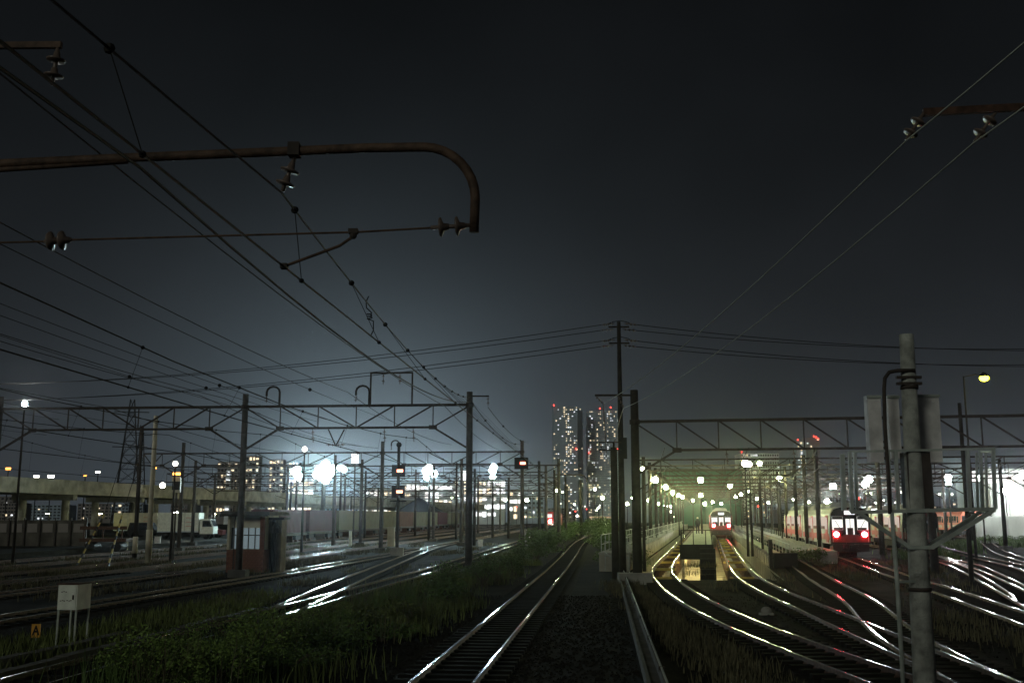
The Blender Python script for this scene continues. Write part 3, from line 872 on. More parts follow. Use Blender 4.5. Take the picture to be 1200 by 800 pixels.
floodmast('small white floodlight right of the largest cluster', 400, 548, 150, crown(1.0, .8, 3, 3), rr=.38)
floodmast('white floodlight mast between the red signals and the verge pole', 503.5, 553, 135, crown(1.2, 1.4, 6, 4), rr=.42)
floodmast('white floodlight mast between the verge pole and signal pole', 577.5, 553, 150, crown(.6, 2.2, 5, 5), rr=.42)

for k, (x, y, d) in enumerate(((735, 590, 240), (749, 592, 250), (772, 590, 230), (779, 592, 242), (786, 593, 255), (812, 586, 215), (835, 588, 225), (845, 590, 238), (887, 584, 205), (900, 588, 222), (930, 585, 210), (948, 588, 230))):
    lamp('depot_lamp', '%s of the small far greenish lamps before the green hall and city' % ORD12[k], x, y, d, 'g_yard2', 'small far greenish lamps', .24)
dl = 0
for k in range(95):
    if k < 60:
        px, py = random.uniform(852, 1180), random.uniform(572, 607)
    elif k < 80:
        px, py = random.uniform(630, 800), random.uniform(588, 606)
    else:
        px, py = random.uniform(500, 660), random.uniform(575, 604)
    d = random.uniform(230, 420)
    m, lab, gr = (('g_smallr', 'tiny red light far off in the depot', 'red lights far off') if k % 8 == 3 else ('g_small', 'tiny white lamp on a thin post far off in the depot', 'white lamps far off') if k % 3 else ('g_smallg', 'tiny greenish lamp on a thin post far off in the depot', 'greenish lamps far off'))
    p = at(px, py, d)
    o = thing('distant_lamp', (p.x, d, gz(d)), 0, lab, 'lamp', gr)
    h = max(0.6, p.z - gz(d))
    MB().tube([(0, 0, 0), (0, 0, h)], 0.07, 5).build('pole', 'dark', o)
    MB().ball((0, -0.1, h), random.uniform(0.12, 0.34), 6, 4).build('lamp_bowl', m, o)

# ------------------------------------------------------------------ depot: stilts, decks, walls, railings
def ybox(mb, x0, x1, y0, y1, z0, z1, mi=0):
    """box sheared along the depot direction, following the gentle rise"""
    vs = []
    for (x, y) in ((x0, y0), (x1, y0), (x1, y1), (x0, y1)):
        vs.append((yx(x, y), y, z0 + gz(y)))
    for (x, y) in ((x0, y0), (x1, y0), (x1, y1), (x0, y1)):
        vs.append((yx(x, y), y, z1 + gz(y)))
    return mb.add(vs, [(0, 3, 2, 1), (4, 5, 6, 7), (0, 1, 5, 4), (1, 2, 6, 5), (2, 3, 7, 6), (3, 0, 4, 7)], mi)
def on_path(P, y):
    for a, b in zip(P, P[1:]):
        if a.y <= y <= b.y:
            return a.x + (b.x - a.x) * (y - a.y) / (b.y - a.y)
    return P[-1].x
for (P, lab) in ((PR1, 'steel stilts and cross beams carrying the left pit track'), (PR2, 'steel stilts and cross beams carrying the right pit track')):
    st = thing('track_trestle', (0, 0, 0), 0, lab, 'trestle')
    y = PY0 + 1.0
    while y < 150:
        xc = on_path(P, y)
        zt = gz(y)
        for s in (-1, 1):
            MB().box((xc + s * 0.5335, y, zt + PD / 2 - 0.02), (0.16, 0.16, -PD - 0.02)).build('column', 'pipe', st)
        if round((y - PY0 - 1) / 2.4) % 4 == 1:
            MB().box((xc, y, zt - 0.08), (1.5, 0.2, 0.14)).build('cross_beam', 'yellow', st)
        y += 2.4
    for s in (-1, 1):
        gm = MB()
        for a, b in zip(P, P[1:]):
            if a.y > PY0 - 1 and b.y < 260:
                gm.bar(a + Vector((s * 0.5335, 0, gz(a.y) - 0.02)), b + Vector((s * 0.5335, 0, gz(b.y) - 0.02)), 0.14, 0.10)
        gm.build('girder', 'rust', st)
# left railed walkway
lw = thing('railed_walkway', (0, 0, 0), 0, 'pale concrete walkway with steel railing along the left pit track', 'walkway')
ybox(MB(), -6.2, -4.5, 62, 255, -0.3, 0.95).build('slab', 'concw', lw)
ybox(MB(), -6.25, -4.44, 62, 255, 0.95, 1.05).build('coping', 'conc', lw)
y = 62.4
while y < 200:
    for o in (-4.6, -6.1):
        MB().tube([(yx(o, y), y, gz(y) + 1.03), (yx(o, y), y, gz(y) + 2.05)], 0.028, 6).build('railing_post', 'galv', lw)
    y += 2.5
for o in (-4.6, -6.1):
    for z in (1.5, 2.03):
        MB().tube([(yx(o, 62.4), 62.4, gz(62.4) + z), (yx(o, 205), 205, gz(205) + z)], 0.024, 6).build('handrail', 'galv', lw)
# right platform with panelled side wall
rw = thing('pit_platform', (0, 0, 0), 0, 'long low concrete platform with panelled side wall right of the pit', 'platform')
ybox(MB(), 3.9, 5.1, 66, 255, -0.2, 0.55).build('deck', 'deck', rw)
y = 66.0
while y < 170:
    ybox(MB(), 3.76, 3.88, y + 0.04, y + 2.96, -0.9, 0.62).build('wall_panel', 'concw', rw)
    ybox(MB(), 3.70, 3.92, y - 0.1, y + 0.1, -0.95, 0.8).build('post', 'conc', rw)
    y += 3.0
MB().tube([(yx(5.0, 66), 66, gz(66) + 1.4), (yx(5.0, 200), 200, gz(200) + 1.4)], 0.025, 6).build('handrail', 'galv', rw)
for i in range(40):
    y = 66 + i * 3.3
    MB().tube([(yx(5.0, y), y, gz(y) + 0.55), (yx(5.0, y), y, gz(y) + 1.4)], 0.025, 5).build('railing_post', 'galv', rw)
# platform beside the lit train
tp_ = thing('train_platform', (0, 0, 0), 0, 'pale low platform strip beside the lit train with thin railing posts', 'platform')
ybox(MB(), 7.5, 8.6, 72, 255, -0.2, 0.8).build('slab', 'conc', tp_)
for i in range(45):
    y = 72 + i * 3.0
    MB().tube([(yx(7.6, y), y, gz(y) + 0.8), (yx(7.6, y), y, gz(y) + 1.5)], 0.03, 5).build('railing_post', 'galv', tp_)
# centre deck between the pit tracks
cd = thing('pit_deck', (0, 0, 0), 0, 'raised steel work deck with cage and stairs between the two pit tracks', 'deck')
ybox(MB(), -1.75, 0.35, 70, 250, 0.95, 1.15).build('deck_plate', 'deck', cd)
ybox(MB(), -1.80, -1.74, 70, 250, 0.75, 1.22).build('edge_beam', 'rust', cd)
ybox(MB(), 0.34, 0.40, 70, 250, 0.75, 1.22).build('edge_beam', 'rust', cd)
ybox(MB(), -1.8, 0.4, 69.9, 70.0, 0.35, 1.3).build('front_plate', 'dark', cd)
for i in range(20):
    y = 70.3 + i * 5
    for o in (-1.6, 0.2):
        ybox(MB(), o - 0.09, o + 0.09, y, y + 0.18, PD, 0.95).build('column', 'cream', cd)
st = MB()
for k in range(7):
    ybox(st, -0.5, 0.5, 66.6 + k * 0.45, 67.05 + k * 0.45, PD + 0.02, PD + 0.3 + k * 0.3)
st.build('stairs', 'dark', cd)
for o, y in ((-1.7, 70), (-0.9, 70), (-0.1, 70), (-1.7, 72), (0.3, 70)):
    MB().tube([(yx(o, y), y, gz(y) + 1.15), (yx(o, y), y, gz(y) + 2.2)], 0.03, 6).build('cage_post', 'steel', cd)
MB().tube([(yx(-1.7, 72), 72, gz(72) + 2.2), (yx(-1.7, 70), 70, gz(70) + 2.2), (yx(0.3, 70), 70, gz(70) + 2.2)], 0.03, 6).build('cage_rail', 'steel', cd)
# pit lamps (strip fittings glowing under the rails)
for k, y in enumerate((70.7, 74.5, 79.0, 86.0, 95.0, 106.0)):
    pl = thing('pit_lamp', (yx(-0.7, y), y, gz(y) + 0.95), 0, 'warm strip lamp hung beneath the raised pit deck', 'lamp', 'pit lamps')
    MB().box((-0.6, 0, -0.13), (0.03, 0.03, 0.26)).box((0.6, 0, -0.13), (0.03, 0.03, 0.26)).build('hanger', 'steel', pl)
    MB().box((0, 0, -0.30), (1.3, 0.12, 0.07)).build('lamp_tube', 'g_pit', pl)
    MB().box((0, 0, -0.245), (1.36, 0.18, 0.03)).build('lamp_hood', 'dark', pl)
# concrete end block beside the branching track
eb = thing('buffer_block', (X(912, 66), 66, gz(66)), 0, 'dark buffer block with upright post at the branching track', 'buffer')
MB().box((0.3, 0, 0.45), (1.4, 0.7, 0.9)).build('block', 'dark', eb)
MB().box((-0.55, 0, 0.85), (0.22, 0.22, 1.7)).build('post', 'steel', eb)
# small pale stone-like marker near the curve
mk = thing('track_marker', tuple(at(898, 718, 33.5)[:2]) + (0,), 0, 'small rounded pale marker lying between the curving depot tracks', 'marker')
mbk = MB(); mbk.ball((0, 0, 0.12), 0.17, 10, 6, sz=0.75); mbk.build('cap', 'conc', mk, True); MB().box((0, 0, 0.03), (0.4, 0.3, 0.06)).build('base', 'conc', mk)

# person on the deck (seen small from behind the lamps)
def skin_body(name, verts, edges, rad, m, parent):
    me = bpy.data.meshes.new(name)
    me.from_pydata(verts, edges, [])
    o = bpy.data.objects.new(name, me)
    COL.objects.link(o)
    sk = o.modifiers.new('s', 'SKIN')
    for i, v in enumerate(me.skin_vertices[0].data):
        v.radius = (rad[i], rad[i])
        v.use_root = (i == 0)
    o.modifiers.new('d', 'SUBSURF').levels = 1
    dg = bpy.context.evaluated_depsgraph_get()
    m2 = bpy.data.meshes.new_from_object(o.evaluated_get(dg))
    o.modifiers.clear()
    o.data = m2
    m2.materials.append(MT[m])
    if parent: o.parent = parent
    return o
yp = 118.0
pr = thing('person', (yx(-1.0, yp), yp, gz(yp) + 1.15), 0.3, 'person in dark work clothes standing on the raised pit deck', 'person')
V_ = [(0, 0, .95), (0, 0, 1.2), (0, 0, 1.42), (0, 0, 1.52), (0, -.01, 1.62), (0, -.01, 1.72), (.19, 0, 1.40), (.25, .02, 1.12), (.24, -.06, .88), (.24, -.08, .80), (-.19, 0, 1.40), (-.26, .02, 1.12), (-.22, -.08, .9), (-.2, -.1, .82), (.1, 0, .9), (.11, -.02, .5), (.12, .02, .08), (.13, -.12, .04), (-.1, 0, .9), (-.12, .0, .5), (-.14, .04, .08), (-.15, -.10, .04)]
E_ = [(0, 1), (1, 2), (2, 3), (3, 4), (4, 5), (2, 6), (6, 7), (7, 8), (8, 9), (2, 10), (10, 11), (11, 12), (12, 13), (0, 14), (14, 15), (15, 16), (16, 17), (0, 18), (18, 19), (19, 20), (20, 21)]
rr_ = [.15, .15, .15, .06, .09, .08, .07, .055, .045, .04, .07, .055, .045, .04, .1, .075, .055, .045, .1, .075, .055, .045]
skin_body('body', V_, E_, rr_, 'cloth', pr)
MB().ball((0, -0.01, 1.70), 0.115, 10, 6).build('helmet', 'white', pr, True)

# ------------------------------------------------------------------ trains
def emu(label, x, y, rz, ncars, front='black', body='inox', lamps='g_red', lit='g_cabin', sign=True):
    """multiple unit, origin at the rail under its near end, cars run along local +y"""
    root = thing('train', (x, y, gz(y) + 0.17), rz, label, 'train')
    L = 19.3
    for c in range(ncars):
        y0 = c * 20.0 + 0.25
        dz = lambda yy: 0.006 * yy
        prof = [(-1.36, 0.95), (-1.40, 1.5), (-1.40, 2.2), (-1.33, 3.1), (-1.1, 3.45), (-0.6, 3.62), (0.6, 3.62), (1.1, 3.45), (1.33, 3.1), (1.40, 2.2), (1.40, 1.5), (1.36, 0.95)]
        mb = MB(); mb.prism(prof, y0 + 0.35 if c == 0 else y0, y0 + L)
        car = mb.build('car_body', body, root)
        car.location.z = dz(y0)
        for s in (-1, 1):
            yy = y0 + 1.6
            while yy < y0 + L - 1.5:
                dm = MB(); dm.box((s * 1.40, yy, 2.02), (0.05, 1.25, 1.95)); dm.build('door', 'red' if body == 'inox' else body, car)
                dm = MB(); dm.box((s * 1.425, yy, 2.4), (0.04, 0.85, 0.85)); dm.build('door_window', lit, car)
                if yy + 2.5 < y0 + L - 1.5:
                    wm = MB(); wm.box((s * 1.385, yy + 2.4, 2.45), (0.06, 2.6, 0.9)); wm.build('window', lit, car); wm = MB(); wm.box((s * 1.425, yy + 2.4, 2.10), (0.02, 2.5, 0.22)); wm.build('seat_backs', 'maroon', car)
                    wm = MB(); wm.box((s * 1.40, yy + 2.4, 2.45), (0.05, 0.09, 0.92)); wm.build('window_bar', body, car)
                yy += 4.9
            bm = MB(); bm.box((s * 1.39, y0 + L / 2 + 0.2, 1.45), (0.05, L - 0.6, 0.42)); bm.build('stripe', 'red' if body == 'inox' else 'cream', car)
        for yy in (y0 + 5, y0 + 10.5, y0 + 16):
            am = MB(); am.prism([(-0.85, 3.55), (-0.85, 3.8), (-0.6, 3.98), (0.6, 3.98), (0.85, 3.8), (0.85, 3.55)], yy - 1.3, yy + 1.3)
            am.build('roof_unit', 'greyroof', car)
        for yy in (y0 + 2.8, y0 + L - 2.6):
            bg_ = MB(); bg_.box((0, yy, 0.55), (1.9, 2.6, 0.4)); bg_.build('bogie', 'dark', car)
            for q in (-1.0, 1.0):
                wm = MB(); wm.tube([(-0.62, yy + q, 0.43), (0.62, yy + q, 0.43)], 0.42, 14); wm.build('wheelset', 'rust', car)
        um = MB(); um.box((0, y0 + L / 2, 0.65), (2.3, 6.5, 0.6)); um.build('underfloor_box', 'dark', car)
    # near end
    fp = [(-1.38, 0.95), (-1.40, 2.2), (-1.33, 3.05), (-1.08, 3.40), (-0.6, 3.55), (0.6, 3.55), (1.08, 3.40), (1.33, 3.05), (1.40, 2.2), (1.38, 0.95)]
    cabm = MB(); cabm.prism(fp, 0.0, 0.62)
    cab = cabm.build('cab_front', front, root)
    MB().box((0, -0.03, 1.35), (2.7, 0.06, 0.55)).build('front_skirt_band', 'maroon' if body == 'inox' else body, cab)
    MB().box((0, 0.05, 0.68), (2.5, 0.25, 0.5)).build('skirt', 'dark', cab)
    for s in (-1, 1):
        MB().box((s * 0.87, -0.02, 2.42), (0.74, 0.05, 0.95)).build('cab_window', 'g_cab', cab)
        MB().tube([(s * 0.97, -0.01, 1.62), (s * 0.97, -0.10, 1.62)], [0.20, 0.17], 14).build('tail_lamp', lamps, cab)
        MB().box((s * 0.87, -0.055, 2.79), (0.72, 0.02, 0.20)).build('sun_visor', 'dark', cab)
        MB().box((s * 0.82, -0.055, 2.03), (0.62, 0.02, 0.16)).build('console', 'dark', cab)
        MB().bar((s * 0.65, -0.075, 1.95), (s * 1.02, -0.075, 2.62), 0.03).build('wiper', 'black', cab)
        MB().tube([(s * 1.22, -0.06, 1.1), (s * 1.22, -0.06, 1.95)], 0.02, 6).build('grab_rail', 'galv', cab)
        MB().tube([(s * 0.62, -0.01, 1.62), (s * 0.62, -0.07, 1.62)], 0.11, 12).build('headlamp', 'glass', cab)
        MB().tube([(s * 0.5, -0.02, 0.9), (s * 0.55, -0.2, 0.6), (s * 0.35, -0.3, 0.7)], 0.035, 6).build('hose', 'black', cab)
    MB().box((0, -0.02, 2.15), (0.58, 0.05, 1.15)).build('door_window', 'g_cab', cab)
    if sign:
        MB().box((0, -0.02, 3.17), (0.72, 0.05, 0.26)).build('destination_display', 'g_sign', cab)
    MB().box((0, -0.05, 2.15), (0.04, 0.02, 1.15)).build('door_mullion', 'black', cab)
    MB().box((0, -0.05, 1.85), (0.40, 0.02, 0.5)).build('gangway_panel', 'grime', cab)
    MB().box((0, -0.25, 0.75), (0.3, 0.5, 0.28)).build('coupler', 'dark', cab)
    MB().box((0, -0.25, 1.02), (0.7, 0.3, 0.12)).build('coupler_hose_box', 'dark', cab)
    return root
rzY = -math.atan(YS)
emu('silver train with black and red front, red tail lamps and lit cab windows', 24.2, 77.5, rzY + 0.012, 2)
emu('red fronted train standing on the right pit track beside the deck', on_path(PR2, 142), 142, rzY, 3)
kh = emu('silver train mostly hidden behind the equipment pole, beside the lit train', 33.2, 88, rzY - 0.02, 2, lamps='dark')
k3 = emu('salmon pink railcar before the white panel fence', 62.9, 148, -math.atan(.18), 2, front='salmon', body='salmon', lamps='dark', lit='glass', sign=False)
for kk in (k3, kh):
  for ch in list(kk.children):
      for q in list(ch.children):
        if ch.name.startswith('cab') and q.name.startswith(('cab_window', 'door_window', 'destination')) or kk is k3 and q.name.startswith('door_window'):
            q.data.materials.clear(); q.data.materials.append(MT['glass'])
# red locomotive with headlights beyond the weeds
yl_ = 225.0
lo_ = thing('locomotive', (X(648, yl_), yl_, gz(yl_) + 0.17), -math.atan(MS), 'red electric locomotive with two bright headlamps beyond the verge weeds', 'locomotive')
MB().prism([(-1.4, 0.9), (-1.4, 3.2), (-0.9, 3.7), (0.9, 3.7), (1.4, 3.2), (1.4, 0.9)], 0, 15).build('body', 'red', lo_)
for s in (-1, 1):
    MB().box((s * 0.7, -0.02, 2.85), (1.0, 0.05, 0.7)).build('windscreen', 'g_cab', lo_)
    MB().tube([(s * 0.62, 0, 1.7), (s * 0.62, -0.1, 1.7)], 0.3, 12).build('headlamp', 'g_head', lo_)
MB().box((0, 0.1, 0.55), (2.4, 0.3, 0.6)).build('skirt', 'dark', lo_)
MB().box((0, -0.02, 1.15), (2.6, 0.05, 0.3)).build('front_band', 'panel', lo_)
MB().tube([(-0.8, 4, 3.7), (0, 6, 4.9), (0.8, 4, 3.7)], 0.04, 6).build('pantograph', 'steel', lo_)
# container wagons
cy = 112.0
ORD = 'first second third fourth fifth sixth seventh eighth ninth tenth eleventh'.split()
for k in range(11):
    cm = ('cont1', 'cont1', 'cont2', 'cont2', 'cont2', 'cont3', 'cont2', 'cont2', 'cont1', 'cont2', 'cont2')[k]
    word = {'cont1': 'maroon', 'cont2': 'khaki', 'cont3': 'rust brown'}[cm]
    y = cy + k * 14.0
    wg = thing('flat_wagon', (mx(-35.6, y), y, gz(y) + 0.17), -math.atan(MS), '%s flat wagon of the container train counting from the brick hut end' % ORD[k], 'wagon', 'container wagons')
    MB().box((0, 6.5, 0.95), (2.6, 13.0, 0.22)).build('floor', 'wagon', wg)
    for q in (2.2, 10.8):
        MB().box((0, q, 0.55), (1.9, 2.2, 0.45)).build('bogie', 'dark', wg)
        for t in (-0.85, 0.85):
            MB().tube([(-0.6, q + t, 0.43), (0.6, q + t, 0.43)], 0.42, 12).build('wheelset', 'rust', wg)
    ct = thing('freight_container', (mx(-35.6, y), y, gz(y) + 1.25), -math.atan(MS), '%s ribbed freight container on the %s wagon counting from the brick hut' % (word, ORD[k]), 'container', 'containers on the freight train')
    MB().box((0, 6.5, 1.28), (2.4, 12.2, 2.5)).build('shell', cm, ct)
    for q in range(16):
        for s in (-1, 1):
            pass
    rb_ = MB()
    for q in range(24):
        rb_.box((1.22, 0.8 + q * 0.5, 1.28), (0.08, 0.2, 2.4))
    tag(rb_.build('ribs', cm, ct), kind='stuff')
    for s in (-0.62, 0.62):
        MB().box((s, 0.38, 1.28), (1.1, 0.06, 2.35)).build('end_door', cm, ct)

# ------------------------------------------------------------------ left side: viaduct, service road, trucks
def vx(d): return -60 + 0.245 * (d - 125)
vi = thing('road_viaduct', (0, 0, 0), 0, 'long concrete road viaduct with solid parapet on round columns', 'viaduct')
y = 95.0
while y < 330:
    y1 = y + 14.98
    mb = MB()
    vs = []
    for yy in (y, y1):
        for dx, zz in ((0, 6.25), (0.15, 8.05), (-0.1, 8.05), (-9, 8.05), (-9, 6.25)):
            vs.append((vx(yy) + dx, yy, zz))
    mb.add(vs, [(0, 1, 6, 5), (1, 2, 7, 6), (2, 3, 8, 7), (3, 4, 9, 8), (4, 0, 5, 9), (4, 3, 2, 1, 0), (5, 6, 7, 8, 9)])
    mb.build('deck_span', 'concw', vi)
    for dx in (-1.6, -7.2):
        MB().tube([(vx(y) + dx, y, gz(y)), (vx(y) + dx, y, 6.25)], 0.5, 12).build('column', 'concw', vi, True)
    MB().box((vx(y) - 4.4, y, 5.9), (8.0, 1.3, 0.7)).build('crosshead', 'conc', vi)
    y += 15.0
sr = MB()
vs = [(mx(-44, 60), 60, 0.02), (mx(-44, 330), 330, 1.64), (-75, 330, 1.64), (-95, 60, 0.02)]
sr.add([(x, y_, gz(y_) + 0.35) for x, y_, z in vs] + [(x, y_, gz(y_) - 0.2) for x, y_, z in vs], [(0, 1, 2, 3), (0, 4, 5, 1), (3, 2, 6, 7), (0, 3, 7, 4)])
tag(sr.build('service_road', 'asph'), kind='structure')
# lamps under the viaduct
for k, (px, d) in enumerate(((88, 128), (235, 166), (140, 138), (330, 195), (430, 235))):
    ul = thing('viaduct_lamp', (vx(d) + 4.5, d, gz(d)), 0, 'yellow green lamp on a short column lighting the viaduct face', 'lamp', 'lamps before the viaduct')
    MB().tube([(0, 0, 0.3), (0, 0, 3.4)], 0.05, 6).build('pole', 'dark', ul)
    MB().box((-0.2, 0, 3.4), (0.5, 0.25, 0.1)).build('lamp_hood', 'dark', ul)
    MB().box((-0.25, 0, 3.33), (0.35, 0.2, 0.05)).build('lamp_lens', 'g_under', ul)
def truck(label, px, py, d, flipx=False, box='white', L=4.9):
    p = at(px, py, d)
    z = gz(d) + 0.35
    t = thing('box_truck', (p.x, d, z), 0.0, label, 'truck')
    MB().box((L / 2, 0, 1.95), (L, 2.1, 2.3)).build('cargo_box', box, t)
    for q in (L * 0.33, L * 0.66):
        MB().box((q, -1.06, 1.95), (0.05, 0.03, 2.25)).build('panel_seam', 'galv', t)
    for zz in (1.5, 2.0, 2.5):
        MB().box((L * 0.76, -1.07, zz), (0.7, 0.03, 0.05)).build('ladder_rung', 'salmon', t)
    MB().box((L / 2, -1.06, 0.86), (L, 0.03, 0.1)).build('side_stripe', 'tower', t)
    cb = MB(); cb.add([(L + .15, -1, .6), (L + 1.75, -1, .6), (L + 1.75, -1, 1.45), (L + 1.35, -1, 2.3), (L + .15, -1, 2.35), (L + .15, 1, .6), (L + 1.75, 1, .6), (L + 1.75, 1, 1.45), (L + 1.35, 1, 2.3), (L + .15, 1, 2.35)],
                      [(0, 1, 2, 3, 4), (9, 8, 7, 6, 5), (0, 5, 6, 1), (1, 6, 7, 2), (2, 7, 8, 3), (3, 8, 9, 4), (4, 9, 5, 0)])
    cab = cb.build('cab', 'white', t)
    MB().add([(L + .45, -1.02, 1.45), (L + 1.6, -1.02, 1.45), (L + 1.3, -1.02, 2.15), (L + .45, -1.02, 2.15)], [(0, 1, 2, 3)]).build('side_window', 'glass', cab)
    MB().add([(L + 1.77, -.9, 1.5), (L + 1.77, .9, 1.5), (L + 1.39, .9, 2.25), (L + 1.39, -.9, 2.25)], [(0, 1, 2, 3)]).build('windscreen', 'glass', cab)
    MB().box((L / 2 + .6, 0, 0.6), (L + 1.2, 0.9, 0.25)).build('chassis', 'dark', t)
    for q in (1.0, L + 0.95):
        for s in (-0.85, 0.85):
            MB().tube([(q, s - .13, .42), (q, s + .13, .42)], 0.42, 16).build('wheel', 'black', t, True)
    return t
truck('white box truck with small cab parked below the viaduct', 187.5, 620, 130)
tl = thing('yard_lamp', (X(205, 118), 118, gz(118) + .35), 0, 'warm lamp on a low column shining on the white box truck', 'lamp')
MB().tube([(0, 0, 0), (0, 0, 3.2)], .05, 6).build('pole', 'dark', tl)
MB().box((0, 0.12, 3.2), (.4, .5, .14)).build('lamp_hood', 'dark', tl)
MB().box((0, 0.15, 3.11), (.3, .4, .04)).build('lamp_lens', 'g_truck', tl)
truck('second box truck with its box end on behind the slim pole', 136, 620, 142, box='cream', L=5.6)
# dark van and low car
for lab, px, d, bm_ in (('dark van parked between the two box trucks', 172, 134, 'dark'), ('dark red low car parked right of the white truck', 244, 140, 'maroon')):
    t = thing('parked_car', (X(px, d), d, gz(d) + .35), 0, lab, 'car')
    h = 1.9 if 'van' in lab else 1.45
    b = MB(); b.add([(x, s, z) for s in (-.85, .85) for x, z in ((-2, .3), (2.1, .3), (2.15, .9), (1.3, 1.0), (.7, h), (-1.8, h), (-2.05, .95))],
                    [(0, 1, 2, 3, 4, 5, 6), (13, 12, 11, 10, 9, 8, 7)] + [(i, i + 7, (i + 1) % 7 + 7, (i + 1) % 7) for i in range(7)])
    b.build('body', bm_, t)
    MB().add([(-1.6, -.87, 1.0), (1.15, -.87, 1.0), (.65, -.87, h - .1), (-1.6, -.87, h - .1)], [(0, 1, 2, 3)]).build('side_window', 'glass', t)
    for q in (-1.3, 1.35):
        for s in (-.75, .75):
            MB().tube([(q, s - .1, .32), (q, s + .1, .32)], .32, 14).build('wheel', 'black', t, True)
# weathered panel wall at the left edge
pw = thing('panel_wall', (0, 0, 0), 0, 'weathered grey panel wall with posts below the viaduct columns', 'wall')
for k in range(9):
    x0, x1 = X(-60 + k * 18, 100), X(-60 + (k + 1) * 18, 100)
    MB().box(((x0 + x1) / 2, 100, gz(100) + 1.35), (x1 - x0 - 0.12, 0.12, 2.7)).build('panel', 'grime', pw)
    MB().box((x1, 99.9, gz(100) + 1.45), (0.12, 0.2, 2.9)).build('post', 'steel', pw)
    MB().box(((x0 + x1) / 2, 99.92, gz(100) + 2.0), (x1 - x0 - 0.5, 0.06, 0.8)).build('inset_panel', 'blockw', pw)
# rusty flat machine beyond the sidings
rm = thing('track_machine', (X(102, 96), 96, gz(96)), -0.05, 'rust orange flat maintenance trolley beside the striped stays', 'trolley')
MB().box((1.9, 0, 1.0), (4.2, 1.8, 0.3)).build('floor', 'rust', rm)
for q in (0.2, 1.9, 3.6):
    MB().box((q, -0.85, 1.6), (0.1, 0.1, 1.0)).build('stake', 'rust', rm)
MB().box((1.9, -0.85, 2.05), (4.2, 0.08, 0.3)).build('side_board', 'rust', rm)
for q in (0.7, 3.1):
    MB().tube([(q, -0.75, 0.42), (q, 0.75, 0.42)], 0.42, 12).build('wheelset', 'dark', rm)
# striped guy stays
for (p, q) in (((122, 603), (89, 656)), ((143, 604), (127, 650))):
    a, b = at(p[0], p[1], 72), at(q[0], q[1], 66)
    b.z = gz(66)
    gs = thing('striped_stay', tuple(b), 0, 'yellow and black striped guy stay slanting down beside the sidings', 'stay', 'striped stays')
    for i in range(12):
        MB().tube([(a - b) * (i / 12), (a - b) * ((i + 1) / 12)], 0.06, 6).build('band', 'yellow' if i % 2 else 'black', gs)
    MB().tube([a - b, a - b + Vector((0.8, 1.0, 4.5))], 0.02, 5).build('stay_wire', 'wire', gs)
# slim poles of the yard
def slim(label, px, ytop, d, m='pole', r=0.17, arms=(), white=None, group='slim yard poles'):
    o = thing('yard_pole', (X(px, d), d, gz(d)), 0, label, 'pole', group)
    MB().tube([(0, 0, 0), (0, 0, Z(ytop, d) - gz(d))], [r * 1.15, r * 0.85], 12).build('shaft', m, o, True)
    if white:
        MB().tube([(0, 0, white[0]), (0, 0, white[1])], r * 1.28, 12).build('pale_sleeve', 'cream', o, True)
    for z, w in arms:
        MB().bar((0, 0, z), (w, 0, z), 0.07).build('arm', 'steel', o)
        insul((w * 0.92, 0, z), (w * 0.92, 0, z - 0.4), 'insulator', o, 0.07)
    return o
slim('slim pale concrete pole with a light sleeve beside the hut sidings', 176, 487, 72, 'cream', 0.17, white=(0.7, 2.2))
slim('dark pole just left of the slim pale pole', 160, 500, 80, 'darkpole', 0.15, white=(0.4, 1.6))
slim('dark pole behind the right signal, near the red locomotive', 632, 540, 110, 'darkpole', 0.16, arms=((6.3, 1.3),))
slim('slim pole right of the red locomotive', 663, 556, 140, 'darkpole', 0.17)
slim('slim pole before the dark tower foot', 681, 563, 160, 'darkpole', 0.17)
slim('slim pole between the verge pole and the signal pole', 556, 549, 115, 'darkpole', 0.16)
slim('slim pole under the yellow green lamp', 596, 560, 150, 'darkpole', 0.17)
slim('pole beside the largest floodlight cluster', 391, 533, 115, 'pole', 0.17)
slim('pole right of the lit train roofs', 1032, 520, 88, 'pole', 0.2)
slim('dark pole behind the equipment pole', 1092, 520, 60, 'darkpole', 0.2)
slim('dark finial pole above the depot gantry beside the street lamp', 1134, 472, 50, 'darkpole', 0.1)
random.seed(33)
for k in range(26):
    left = k < 16
    d = random.uniform(100, 260)
    px = random.uniform(300, 660) if left else random.uniform(760, 1000)
    hgt = random.uniform(7.0, 10.5)
    if near_track(X(px, d), d, 1.9): continue
    o = thing('far_mast', (X(px, d), d, gz(d)), 0, 'thin dark overhead line mast with a short arm far off in the yard', 'pole', 'far masts')
    MB().tube([(0, 0, 0), (0, 0, hgt)], [.17, .13], 8).build('shaft', 'darkpole', o, True)
    MB().bar((0, 0, hgt - .8), (random.choice((-1.6, 1.6)), 0, hgt - .8), .08).build('arm', 'steel', o)
    MB().bar((0, 0, hgt - 2.2), (random.choice((-1.9, 1.9)), 0, hgt - 1.6), .06).build('arm', 'steel', o)
# bent pipe bracket far off
bb2 = thing('far_cantilever', (X(650, 135), 135, gz(135)), 0, 'bent pipe cantilever far off before the dark tower', 'bracket')
zt = Z(556, 135) - gz(135); ww = X(688, 135) - X(650, 135)
MB().tube([(0, 0, zt), (ww * .8, 0, zt), (ww * .93, 0, zt - .15), (ww, 0, zt - .5), (ww, 0, zt - .9)], 0.09, 6).build('arm_pipe', 'steel', bb2)
MB().tube([(0, 0, 0), (0, 0, zt + .6)], .16, 10).build('mast', 'darkpole', bb2)
